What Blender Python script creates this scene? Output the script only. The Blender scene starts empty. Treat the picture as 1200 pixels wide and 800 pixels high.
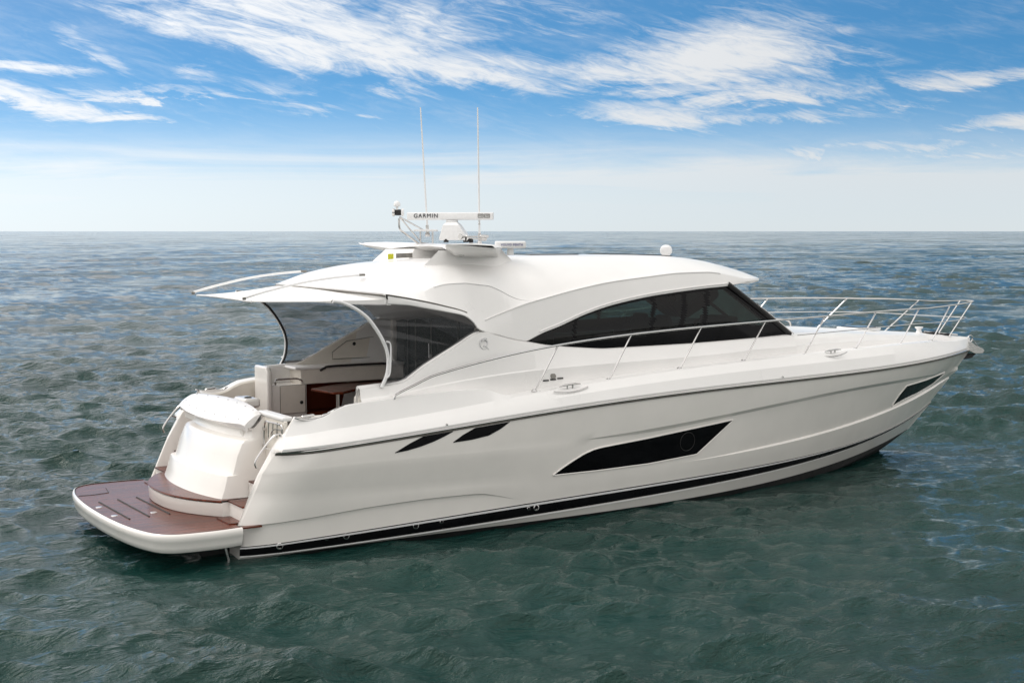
import bpy, bmesh, math, random
import numpy as np
from mathutils import Vector
from mathutils.bvhtree import BVHTree

random.seed(7)
SC = bpy.context.scene
COL = SC.collection

# ------------------------------------------------------------------ camera
FPX = 1650.0                       # focal length in pixels of the 1200 x 800 photograph
PIT = math.atan(129.0 / FPX)
YAW = math.atan(1020.0 / FPX)
CAM = np.array([-6.84788, -20.33222, 4.48972])
SEA_Z = -0.04
camd = bpy.data.cameras.new('camera'); cam = bpy.data.objects.new('camera', camd); COL.objects.link(cam)
cam.location = CAM; cam.rotation_euler = (math.pi / 2 - PIT, 0, -YAW)
camd.sensor_width = 36; camd.lens = FPX / 1200 * 36; camd.clip_start = 0.1; camd.clip_end = 120000
SC.camera = cam

# ------------------------------------------------------------------ sky, sun, exposure
SUN_EL = math.radians(52); SUN_AZ = math.radians(122)     # azimuth from +x towards +y: port side, a little aft
sv = Vector((math.cos(SUN_EL) * math.cos(SUN_AZ), math.cos(SUN_EL) * math.sin(SUN_AZ), math.sin(SUN_EL)))
sund = bpy.data.lights.new('sun', 'SUN'); sun = bpy.data.objects.new('sun', sund); COL.objects.link(sun)
sund.energy = 0.55; sund.angle = math.radians(16); sund.color = (1.0, 0.96, 0.92)
sun.rotation_euler = sv.to_track_quat('Z', 'Y').to_euler()
SC.view_settings.view_transform = 'Standard'; SC.view_settings.look = 'None'
SC.view_settings.exposure = 0.44; SC.view_settings.gamma = 1.0; SC.view_settings.use_curve_mapping = False

W = bpy.data.worlds.new('World'); SC.world = W; W.use_nodes = True
nt = W.node_tree; nt.nodes.clear()
class NX:
    """tiny expression builder for math nodes"""
    def __init__(s, t): s.t = t
    def n(s, ty, **k):
        o = s.t.nodes.new(ty)
        for a, b in k.items(): setattr(o, a, b)
        return o
    def m(s, op, *a, clamp=False):
        o = s.n('ShaderNodeMath', operation=op, use_clamp=clamp)
        for i, v in enumerate(a):
            if isinstance(v, (int, float)): o.inputs[i].default_value = v
            else: s.t.links.new(v, o.inputs[i])
        return o.outputs[0]
    def rng(s, v, a, b, c=0., d=1., smooth=True):
        o = s.n('ShaderNodeMapRange', clamp=True)
        if smooth: o.interpolation_type = 'SMOOTHSTEP'
        s.t.links.new(v, o.inputs[0])
        for i, q in enumerate((a, b, c, d)): o.inputs[i + 1].default_value = q
        return o.outputs[0]
    def xyz(s, x, y, z):
        o = s.n('ShaderNodeCombineXYZ')
        for i, v in enumerate((x, y, z)):
            if isinstance(v, (int, float)): o.inputs[i].default_value = v
            else: s.t.links.new(v, o.inputs[i])
        return o.outputs[0]
    def noise(s, vec, scale, detail=6, rough=.55, dist=0., lac=2.0):
        o = s.n('ShaderNodeTexNoise')
        o.inputs['Scale'].default_value = scale; o.inputs['Detail'].default_value = detail
        o.inputs['Roughness'].default_value = rough; o.inputs['Distortion'].default_value = dist
        o.inputs['Lacunarity'].default_value = lac
        if vec is not None: s.t.links.new(vec, o.inputs['Vector'])
        return o.outputs[0]
    def mix(s, f, a, b, blend='MIX'):
        o = s.n('ShaderNodeMix', data_type='RGBA', blend_type=blend)
        for i, v in ((0, f), (6, a), (7, b)):
            if isinstance(v, (int, float)): o.inputs[i].default_value = v
            elif isinstance(v, tuple): o.inputs[i].default_value = (*v, 1)
            else: s.t.links.new(v, o.inputs[i])
        return o.outputs[2]
def build_world():
    X = NX(nt)
    tc = X.n('ShaderNodeTexCoord'); sep = X.n('ShaderNodeSeparateXYZ'); nt.links.new(tc.outputs['Generated'], sep.inputs[0])
    dx, dy, dz = sep.outputs
    ca, sa = math.cos(YAW), math.sin(YAW)
    ur = X.m('SUBTRACT', X.m('MULTIPLY', dx, ca), X.m('MULTIPLY', dy, sa))
    ud = X.m('ADD', X.m('MULTIPLY', dx, sa), X.m('MULTIPLY', dy, ca))
    az = X.m('ARCTAN2', ur, ud)
    el = X.m('ARCSINE', dz)
    # Nishita sky; the air near the sea is clean, so its blue is met low down: elevation is stretched
    up = X.m('ADD', X.m('MULTIPLY', X.m('MAXIMUM', dz, 0.0), 5.0), 0.03)
    sky = X.n('ShaderNodeTexSky', sky_type='NISHITA', sun_disc=False)
    sky.sun_elevation = SUN_EL
    sky.sun_rotation = math.pi / 2 - SUN_AZ
    sky.air_density = 1.35; sky.dust_density = 0.5; sky.ozone_density = 3.0
    nt.links.new(X.xyz(dx, dy, up), sky.inputs[0])
    hs = X.n('ShaderNodeHueSaturation'); hs.inputs['Saturation'].default_value = 1.3; hs.inputs['Value'].default_value = 1.05; hs.inputs['Hue'].default_value = .487
    nt.links.new(sky.outputs[0], hs.inputs['Color'])
    # cirrus: soft banks placed in the sky (azimuth, elevation), combed by stretched noise
    def wisps(scale, sx, sy, rot, dist, seed):
        c, s = math.cos(math.radians(rot)), math.sin(math.radians(rot))
        a2 = X.m('ADD', X.m('MULTIPLY', az, c * sx), X.m('MULTIPLY', el, s * sx))
        e2 = X.m('SUBTRACT', X.m('MULTIPLY', el, c * sy), X.m('MULTIPLY', az, s * sy))
        return X.noise(X.xyz(a2, e2, seed), scale, 10, .68, dist)
    wp = X.noise(X.xyz(az, X.m('MULTIPLY', el, 2.2), 4.4), 14, 4, .6)
    n1 = wisps(9, 1.0, 4.2, -8, 1.2, 1.3)
    n2 = wisps(30, 1.0, 5.5, -15, 1.0, 6.1)
    fib = X.m('ADD', X.m('MULTIPLY', n1, .52), X.m('MULTIPLY', n2, .48))
    azw = X.m('ADD', az, X.m('MULTIPLY', X.m('SUBTRACT', wp, .5), .05))
    elw = X.m('ADD', el, X.m('MULTIPLY', X.m('SUBTRACT', n1, .5), .035))
    banks = [(300, 15, 180, 46, -8, 1.1), (420, 55, 170, 42, -10, 1.15), (560, 85, 150, 28, -6, 1.0), (205, 22, 90, 34, -25, .7), (490, 30, 110, 40, -14, .8),
             (845, 75, 130, 50, 6, 1.2), (735, 90, 110, 24, 2, 1.05), (860, 112, 170, 16, 0, .95), (975, 72, 85, 22, -10, .6), (660, 88, 90, 16, -4, .8),
             (760, 136, 125, 15, -2, .95), (930, 141, 110, 8, 0, .75), (1120, 102, 140, 10, 1, .85), (1165, 152, 85, 12, 2, 1.1),
             (1030, 176, 200, 9, 0, .9), (1120, 188, 170, 16, 0, .8), (60, 122, 120, 13, -12, 1.05), (165, 143, 65, 10, -4, 1.05), (55, 91, 90, 7, -3, 1.0),
             (215, 116, 160, 7, -1, .7), (350, 122, 80, 24, -14, .6), (130, 70, 80, 14, -30, .5), (120, 188, 60, 9, -25, .75), (45, 174, 80, 5, -4, .65),
             (435, 138, 32, 6, 0, .75), (330, 198, 80, 9, -6, .5), (290, 178, 46, 7, -10, .5), (640, 40, 260, 5, 4, .3), (1040, 130, 100, 10, 0, .55), (560, 14, 240, 30, -4, .45), (250, 90, 70, 24, -40, .4)]
    tot = None
    for px, py, rx, ry, rot, wgt in banks:
        c, s = math.cos(math.radians(rot)), math.sin(math.radians(rot))
        a0, e0 = (px - 600) / 1650, (271 - py) / 1650
        da = X.m('SUBTRACT', azw, a0); de = X.m('SUBTRACT', elw, e0)
        p = X.m('DIVIDE', X.m('ADD', X.m('MULTIPLY', da, c), X.m('MULTIPLY', de, s)), rx / 1650)
        q = X.m('DIVIDE', X.m('SUBTRACT', X.m('MULTIPLY', de, c), X.m('MULTIPLY', da, s)), ry / 1650)
        g = X.m('MULTIPLY', X.m('EXPONENT', X.m('MULTIPLY', X.m('ADD', X.m('MULTIPLY', p, p), X.m('MULTIPLY', q, q)), -1.1)), wgt)
        tot = g if tot is None else X.m('MAXIMUM', tot, g)
    bank = X.rng(X.m('ADD', X.m('MULTIPLY', tot, .80), X.m('MULTIPLY', X.m('SUBTRACT', fib, .5), 2.9)), .08, 1.05)
    bank = X.m('MULTIPLY', X.m('MULTIPLY', bank, X.rng(tot, .02, .40)), .97)
    veil = X.m('MULTIPLY', X.rng(fib, .42, .75), .22)
    # low haze bank over the horizon
    hz = X.m('ADD', el, X.m('MULTIPLY', X.m('SUBTRACT', n1, .5), .03))
    low = X.m('MULTIPLY', X.rng(hz, .085, .022), .46)
    low2 = X.m('MULTIPLY', X.rng(el, .11, .0), .42)
    right = X.m('MULTIPLY', X.rng(az, -.15, .12), X.rng(hz, .07, .035))
    n3 = X.noise(X.xyz(X.m('MULTIPLY', az, 2.2), X.m('MULTIPLY', el, 30.0), 8.8), 1.6, 7, .6, .5)
    low = X.m('ADD', X.m('ADD', low, X.m('MULTIPLY', right, .16)), X.m('MULTIPLY', X.m('MULTIPLY', X.m('SUBTRACT', n3, .48), 2.2), X.rng(el, .075, .04)))
    low = X.m('MAXIMUM', low, X.m('MULTIPLY', X.rng(X.m('ADD', el, X.m('MULTIPLY', X.m('SUBTRACT', n3, .5), .03)), .042, .034), .54))
    # bright cloud added above and behind the view, unseen, to light boat and water
    ovn = X.noise(X.xyz(dx, dy, dz), 2.4, 5, .6)
    over = X.m('MULTIPLY', X.rng(el, .162, .205), X.rng(ovn, .3, .62, .86, .98))
    behind = X.m('MULTIPLY', X.rng(X.m('ABSOLUTE', az), .55, 1.0), X.rng(ovn, .25, .6, .7, .97))
    over = X.m('MAXIMUM', over, behind)
    cov = X.m('MAXIMUM', X.m('MAXIMUM', bank, over), X.m('ADD', X.m('MAXIMUM', low, veil), low2, clamp=True))
    cov = X.m('MINIMUM', cov, .96)
    # cloud brightness: brighter towards the sun, and as added fill behind the camera
    sd = X.m('ADD', X.m('ADD', X.m('MULTIPLY', dx, sv.x), X.m('MULTIPLY', dy, sv.y)), X.m('MULTIPLY', dz, sv.z))
    glow = X.rng(sd, .1, .95, 1.0, 1.7)
    cl = X.mix(X.rng(el, .0, .09), (5.1, 5.6, 5.9), (5.5, 5.6, 5.7))
    fwd = X.rng(X.m('ABSOLUTE', az), .9, 1.5, 0., 1.); cl = X.mix(X.rng(el, .155, .22), cl, X.mix(X.rng(az, -.35, .40), (6.5, 6.5, 6.9), (2.5, 2.85, 2.95))); cl = X.mix(X.rng(el, .75, 1.15), cl, (5.6, 5.5, 5.35)); cl = X.mix(X.m('MULTIPLY', X.m('MULTIPLY', X.rng(el, .15, .4), X.rng(el, 1.3, .9)), fwd), cl, (8.3, 8.0, 7.65)); cl = X.mix(X.rng(X.m('ABSOLUTE', az), .6, 1.0), cl, (8.3, 8.0, 7.65))  # unseen cloud shaped by direction: fill behind, left water brighter than right
    cm = X.n('ShaderNodeVectorMath', operation='SCALE'); nt.links.new(cl, cm.inputs[0]); nt.links.new(glow, cm.inputs['Scale'])
    out = X.mix(cov, hs.outputs[0], cm.outputs[0])
    bg = X.n('ShaderNodeBackground'); bg.inputs['Strength'].default_value = 0.10; nt.links.new(out, bg.inputs[0])
    o = X.n('ShaderNodeOutputWorld'); nt.links.new(bg.outputs[0], o.inputs[0])
build_world()

# ------------------------------------------------------------------ helpers
CA, SA = math.cos(YAW), math.sin(YAW)
def ray(px, py):
    x = (px - 600) / FPX; y = -(py - 400) / FPX
    d = math.cos(PIT) + y * math.sin(PIT); u = y * math.cos(PIT) - math.sin(PIT)
    return np.array([x * CA + d * SA, -x * SA + d * CA, u])
def onx(px, py, v): r = ray(px, py); return CAM + r * ((v - CAM[0]) / r[0])
def ony(px, py, v): r = ray(px, py); return CAM + r * ((v - CAM[1]) / r[1])
def onz(px, py, v): r = ray(px, py); return CAM + r * ((v - CAM[2]) / r[2])
def proj(p):
    q = np.array(p, float) - CAM
    r = q[0] * CA - q[1] * SA; d = q[0] * SA + q[1] * CA
    z = d * math.cos(PIT) - q[2] * math.sin(PIT); y = d * math.sin(PIT) + q[2] * math.cos(PIT)
    return 600 + FPX * r / z, 400 - FPX * y / z
def onw(px, py, fun):                      # ray meets the starboard surface y = -fun(x)
    y = -2.0
    for _ in range(60): y = .5 * y - .5 * float(fun(ony(px, py, y)[0]))
    return ony(px, py, y)
def pchip(xs, ys):
    xs = np.array(xs, float); ys = np.array(ys, float); o = np.argsort(xs); xs = xs[o]; ys = ys[o]
    h = np.diff(xs); d = np.diff(ys) / h; m = np.zeros(len(xs))
    for i in range(1, len(xs) - 1):
        if d[i - 1] * d[i] > 0:
            w1 = 2 * h[i] + h[i - 1]; w2 = h[i] + 2 * h[i - 1]
            m[i] = (w1 + w2) / (w1 / d[i - 1] + w2 / d[i])
    m[0] = d[0]; m[-1] = d[-1]
    def f(x):
        x = np.asarray(x, float); i = np.clip(np.searchsorted(xs, x) - 1, 0, len(h) - 1)
        t = np.clip((x - xs[i]) / h[i], 0, 1); t2 = t * t; t3 = t2 * t
        r = (2*t3-3*t2+1)*ys[i] + (t3-2*t2+t)*h[i]*m[i] + (-2*t3+3*t2)*ys[i+1] + (t3-t2)*h[i]*m[i+1]
        return r
    return f
def fair(xs, ys, deg):                     # smooth (least squares) curve through measured points
    c = np.polynomial.Polynomial.fit(xs, ys, deg); lo, hi = min(xs), max(xs)
    return lambda x: c(np.clip(x, lo, hi))
def tab(*p):
    return pchip([a for a, b in p], [b for a, b in p])
def spline(pts, n=8, closed=False):        # Catmull-Rom through 3D points
    P = [np.array(p, float) for p in pts]; out = []
    N = len(P); rng = range(N if closed else N - 1)
    for i in rng:
        p0 = P[(i - 1) % N] if closed or i > 0 else 2 * P[0] - P[1]
        p1 = P[i]; p2 = P[(i + 1) % N]
        p3 = P[(i + 2) % N] if closed or i + 2 < N else 2 * P[-1] - P[-2]
        for k in range(n):
            t = k / n
            out.append(.5 * ((2*p1) + (-p0+p2)*t + (2*p0-5*p1+4*p2-p3)*t*t + (-p0+3*p1-3*p2+p3)*t**3))
    if not closed: out.append(P[-1])
    return out

class MB:
    def __init__(s): s.v = []; s.f = []; s.mi = []
    def add(s, verts, faces, mi=0):
        b = len(s.v); s.v += [tuple(map(float, p)) for p in verts]
        s.f += [tuple(i + b for i in f) for f in faces]; s.mi += [mi] * len(faces); return s
    def grid(s, rows, closed=False, flip=False, mi=0, caps=False):
        n = len(rows[0]); V = [p for r in rows for p in r]; F = []
        for i in range(len(rows) - 1):
            for j in range(n if closed else n - 1):
                k = (j + 1) % n
                q = (i*n+j, i*n+k, (i+1)*n+k, (i+1)*n+j)
                F.append(q[::-1] if flip else q)
        if caps:
            F.append(tuple(range(n))[::-1] if not flip else tuple(range(n)))
            e = tuple(range((len(rows)-1)*n, len(rows)*n)); F.append(e if not flip else e[::-1])
        return s.add(V, F, mi)
    def tube(s, pts, r, n=8, closed=False, mi=0):
        P = [np.array(p, float) for p in pts]; N = len(P); rows = []; prev = None
        for i in range(N):
            a = P[i-1] if (i > 0 or closed) else P[i]; b = P[(i+1) % N] if (i < N-1 or closed) else P[i]
            t = b - a; t /= (np.linalg.norm(t) + 1e-9)
            if prev is None:
                u = np.cross(t, (0, 0, 1) if abs(t[2]) < .9 else (1, 0, 0))
            else: u = prev - t * np.dot(prev, t)
            u /= np.linalg.norm(u); prev = u; w = np.cross(t, u)
            rr = r[i] if hasattr(r, '__len__') else r
            rows.append([P[i] + rr * (math.cos(2*math.pi*k/n) * u + math.sin(2*math.pi*k/n) * w) for k in range(n)])
        if closed: rows.append(rows[0])
        return s.grid(rows, closed=True, mi=mi, caps=not closed)
    def box(s, c, d, rz=0, mi=0):
        cx, cy, cz = c; hx, hy, hz = d[0]/2, d[1]/2, d[2]/2; V = []
        for x in (-hx, hx):
            for y in (-hy, hy):
                for z in (-hz, hz):
                    V.append((cx + x*math.cos(rz) - y*math.sin(rz), cy + x*math.sin(rz) + y*math.cos(rz), cz + z))
        return s.add(V, [(0,1,3,2),(4,6,7,5),(0,4,5,1),(2,3,7,6),(0,2,6,4),(1,5,7,3)], mi)
    def lathe(s, prof, c, n=24, axis=(0,0,1), mi=0):
        ax = Vector(axis).normalized(); u = ax.orthogonal().normalized(); w = ax.cross(u); c = Vector(c)
        rows = [[c + ax*h + (u*math.cos(2*math.pi*k/n) + w*math.sin(2*math.pi*k/n))*r for k in range(n)] for r, h in prof]
        return s.grid(rows, closed=True, mi=mi, caps=True)
    def prism(s, loop, off, mi=0):          # closed 3D loop extruded by the vector off
        n = len(loop); A = [np.array(p, float) for p in loop]; B = [p + np.array(off) for p in A]
        F = [tuple(range(n))[::-1], tuple(range(n, 2*n))] + [(i, (i+1) % n, n+(i+1) % n, n+i) for i in range(n)]
        return s.add(A + B, F, mi)
    def mirror(s):                          # add the port copy
        n = len(s.v); m = len(s.f)
        s.v += [(x, -y, z) for x, y, z in s.v[:n]]
        s.f += [tuple(i + n for i in f[::-1]) for f in s.f[:m]]; s.mi += s.mi[:m]; return s
    def mirrored(s):
        o = MB(); o.v = [(x, -y, z) for x, y, z in s.v]; o.f = [f[::-1] for f in s.f]; o.mi = s.mi[:]; return o
    def bvh(s): return BVHTree.FromPolygons(s.v, s.f)
    def build(s, name, mats, parent=None, smooth=35, bevel=0, seg=3, recalc=True, label=None):
        me = bpy.data.meshes.new(name); me.from_pydata(s.v, [], s.f)
        if not isinstance(mats, (list, tuple)): mats = [mats]
        for m in mats: me.materials.append(m)
        if len(mats) > 1: me.polygons.foreach_set('material_index', s.mi)
        if recalc:
            bm = bmesh.new(); bm.from_mesh(me)
            bmesh.ops.remove_doubles(bm, verts=bm.verts, dist=1e-5)
            bmesh.ops.recalc_face_normals(bm, faces=bm.faces); bm.to_mesh(me); bm.free()
        if smooth:
            me.shade_smooth(); me.set_sharp_from_angle(angle=math.radians(smooth))
        o = bpy.data.objects.new(name, me); COL.objects.link(o)
        if parent is not None: o.parent = parent
        if label: o['label'] = label
        if bevel:
            b = o.modifiers.new('bevel', 'BEVEL'); b.width = bevel; b.segments = seg; b.limit_method = 'ANGLE'; b.angle_limit = math.radians(40); b.harden_normals = False
        return o
def text_mesh(name, body, size, origin, xdir, ydir, mat, parent, depth=.004, align='CENTER', bold=0):
    cu = bpy.data.curves.new(name, 'FONT'); cu.body = body; cu.size = size; cu.extrude = depth; cu.align_x = align; cu.align_y = 'CENTER'; cu.offset = bold; cu.space_character = 1.18
    t = bpy.data.objects.new(name, cu); COL.objects.link(t)
    dg = bpy.context.evaluated_depsgraph_get(); me = bpy.data.meshes.new_from_object(t.evaluated_get(dg))
    COL.objects.unlink(t); bpy.data.objects.remove(t); me.name = name
    xd = Vector(xdir).normalized(); yd = Vector(ydir); yd = (yd - xd * yd.dot(xd)).normalized(); zd = xd.cross(yd); o = Vector(origin)
    for v in me.vertices: c = v.co.copy(); v.co = o + xd * c.x + yd * c.y + zd * c.z
    me.materials.clear(); me.materials.append(mat)
    ob = bpy.data.objects.new(name, me); COL.objects.link(ob); ob.parent = parent; return ob

# ------------------------------------------------------------------ materials
def mat(name, col, rough=.4, metal=0., coat=0., noise=0., nscale=3., bump=0., ior=1.5, bscale=200.):
    m = bpy.data.materials.new(name); m.use_nodes = True; t = m.node_tree; b = t.nodes['Principled BSDF']; X = NX(t)
    b.inputs['Base Color'].default_value = (*col, 1); b.inputs['Roughness'].default_value = rough
    b.inputs['Metallic'].default_value = metal; b.inputs['Coat Weight'].default_value = coat; b.inputs['Coat Roughness'].default_value = .06
    b.inputs['IOR'].default_value = ior
    if noise or bump:
        tc = X.n('ShaderNodeTexCoord')
        if noise:
            n = X.noise(tc.outputs['Object'], nscale, 6, .6)
            lo = tuple(c * (1 - noise) for c in col); hi = tuple(min(1, c * (1 + noise * .6)) for c in col)
            t.links.new(X.mix(X.rng(n, .3, .7), lo, hi), b.inputs['Base Color'])
            t.links.new(X.rng(n, .3, .7, rough * .85, min(1, rough * 1.25)), b.inputs['Roughness'])
        if bump:
            bp = X.n('ShaderNodeBump'); bp.inputs['Strength'].default_value = bump; bp.inputs['Distance'].default_value = .002
            t.links.new(X.noise(tc.outputs['Object'], bscale, 3, .6), bp.inputs['Height']); t.links.new(bp.outputs[0], b.inputs['Normal'])
    return m
GEL = mat('white_gelcoat', (.86, .83, .79), .20, coat=.4, noise=.03, nscale=1.3)
TOP = mat('white_topside_paint', (.84, .83, .815), .32, coat=.3, noise=.025, nscale=1.1)
CREAM = mat('cream_moulding', (.80, .755, .68), .45, noise=.05, nscale=4, bump=.2)
VINYL = mat('cream_upholstery', (.76, .73, .67), .6, noise=.05, nscale=8, bump=.4)
BLACK = mat('black_stripe', (.004, .004, .005), .3, noise=.3, nscale=6, ior=1.25)
ANTI = mat('antifouling', (.006, .0065, .007), .6, noise=.4, nscale=5)
STEEL = mat('stainless_steel', (.62, .61, .60), .16, 1., noise=.06, nscale=9)
WHITEM = mat('white_fittings', (.82, .82, .82), .35, noise=.04, nscale=20)
FABRIC = mat('white_awning_cloth', (.83, .82, .80), .75, noise=.04, nscale=6, bump=.5, bscale=400)
RUBBER = mat('black_rubber', (.015, .015, .015), .6, noise=.3, nscale=20)
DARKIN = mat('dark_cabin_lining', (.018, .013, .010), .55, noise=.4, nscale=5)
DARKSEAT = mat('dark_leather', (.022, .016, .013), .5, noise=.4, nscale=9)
GREY = mat('grey_trim', (.22, .21, .19), .5, noise=.2, nscale=12)
SHADEGAP = mat('seam_and_shadow', (.12, .11, .095), .6, noise=.2, nscale=30)  # for the roof joint and the shadow line drawn under the rub rail
LETTER = mat('black_lettering', (.02, .02, .025), .5, noise=.2, nscale=50)
BLUELET = mat('blue_lettering', (.05, .05, .22), .5, noise=.2, nscale=50)
YELLOW = mat('yellow_label', (.55, .55, .02), .5, noise=.3, nscale=60)
EMBL = mat('pale_emblem', (.66, .66, .66), .35, .1, noise=.08, nscale=30)
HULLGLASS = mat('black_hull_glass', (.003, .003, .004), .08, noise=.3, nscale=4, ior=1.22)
def teak_mat():
    m = bpy.data.materials.new('varnished_teak'); m.use_nodes = True; t = m.node_tree; b = t.nodes['Principled BSDF']; X = NX(t)
    tc = X.n('ShaderNodeTexCoord'); sep = X.n('ShaderNodeSeparateXYZ'); t.links.new(tc.outputs['Object'], sep.inputs[0])
    x, y, z = sep.outputs
    pl = X.m('MULTIPLY', y, 15.0); fr = X.m('FRACT', pl); pid = X.m('FLOOR', pl)
    seam = X.m('MAXIMUM', X.m('LESS_THAN', fr, .05), X.m('GREATER_THAN', fr, .97))
    wn = X.n('ShaderNodeTexWhiteNoise', noise_dimensions='1D'); t.links.new(pid, wn.inputs['W'])
    grain = X.noise(X.xyz(X.m('MULTIPLY', x, 2.0), X.m('MULTIPLY', y, 60.0), pid), 1.6, 7, .65, .6)
    patch = X.noise(X.xyz(x, y, 2.0), 1.7, 4, .6)
    f = X.m('ADD', X.m('MULTIPLY', grain, .55), X.m('ADD', X.m('MULTIPLY', wn.outputs[0], .25), X.m('MULTIPLY', patch, .25)))
    c = X.mix(X.rng(f, .25, .8), (.050, .009, .004), (.155, .034, .014))
    c = X.mix(X.m('MULTIPLY', seam, .8), c, (.012, .006, .005))
    t.links.new(c, b.inputs['Base Color'])
    t.links.new(X.rng(grain, .3, .7, .15, .30), b.inputs['Roughness'])
    b.inputs['Coat Weight'].default_value = .0; b.inputs['Specular IOR Level'].default_value = .17; b.inputs['Specular Tint'].default_value = (1.0, .86, .80, 1)
    bp = X.n('ShaderNodeBump'); bp.inputs['Strength'].default_value = .3; bp.inputs['Distance'].default_value = .002
    t.links.new(X.m('SUBTRACT', grain, X.m('MULTIPLY', seam, .8)), bp.inputs['Height']); t.links.new(bp.outputs[0], b.inputs['Normal'])
    return m
TEAK = teak_mat()
def glass_mat(name, tint, refl=1.0, rough=.02):
    m = bpy.data.materials.new(name); m.use_nodes = True; t = m.node_tree; t.nodes.clear(); X = NX(t)
    tr = X.n('ShaderNodeBsdfTransparent'); gl = X.n('ShaderNodeBsdfGlossy'); gl.inputs['Roughness'].default_value = rough
    tc = X.n('ShaderNodeTexCoord'); n = X.noise(tc.outputs['Object'], 3.5, 5, .6)
    t.links.new(X.mix(X.rng(n, .35, .7), tuple(c * .9 for c in tint), tint), tr.inputs[0])
    gl.inputs['Color'].default_value = (refl, refl, refl, 1)
    fr = X.n('ShaderNodeFresnel'); fr.inputs['IOR'].default_value = 1.5
    mx = X.n('ShaderNodeMixShader'); t.links.new(fr.outputs[0], mx.inputs[0]); t.links.new(tr.outputs[0], mx.inputs[1]); t.links.new(gl.outputs[0], mx.inputs[2])
    o = X.n('ShaderNodeOutputMaterial'); t.links.new(mx.outputs[0], o.inputs[0]); return m
GLASS = glass_mat('tinted_cabin_glass', (.23, .34, .32), .5)
SMOKE = glass_mat('smoked_clear_screen', (.56, .56, .58), .8, .05)
def haze_film(m, col, f):
    t = m.node_tree; X = NX(t); o = [n for n in t.nodes if n.type == 'OUTPUT_MATERIAL'][0]; src = o.inputs[0].links[0].from_socket
    d = X.n('ShaderNodeBsdfDiffuse'); d.inputs[0].default_value = (*col, 1); tl = X.n('ShaderNodeBsdfTranslucent'); tl.inputs[0].default_value = (*col, 1)
    a = X.n('ShaderNodeMixShader'); a.inputs[0].default_value = .5; t.links.new(d.outputs[0], a.inputs[1]); t.links.new(tl.outputs[0], a.inputs[2])
    b = X.n('ShaderNodeMixShader'); b.inputs[0].default_value = f; t.links.new(src, b.inputs[1]); t.links.new(a.outputs[0], b.inputs[2]); t.links.new(b.outputs[0], o.inputs[0])
haze_film(SMOKE, (.26, .29, .32), .08)
DOORGLASS = glass_mat('dark_door_glass', (.05, .062, .07), .6)

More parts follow.
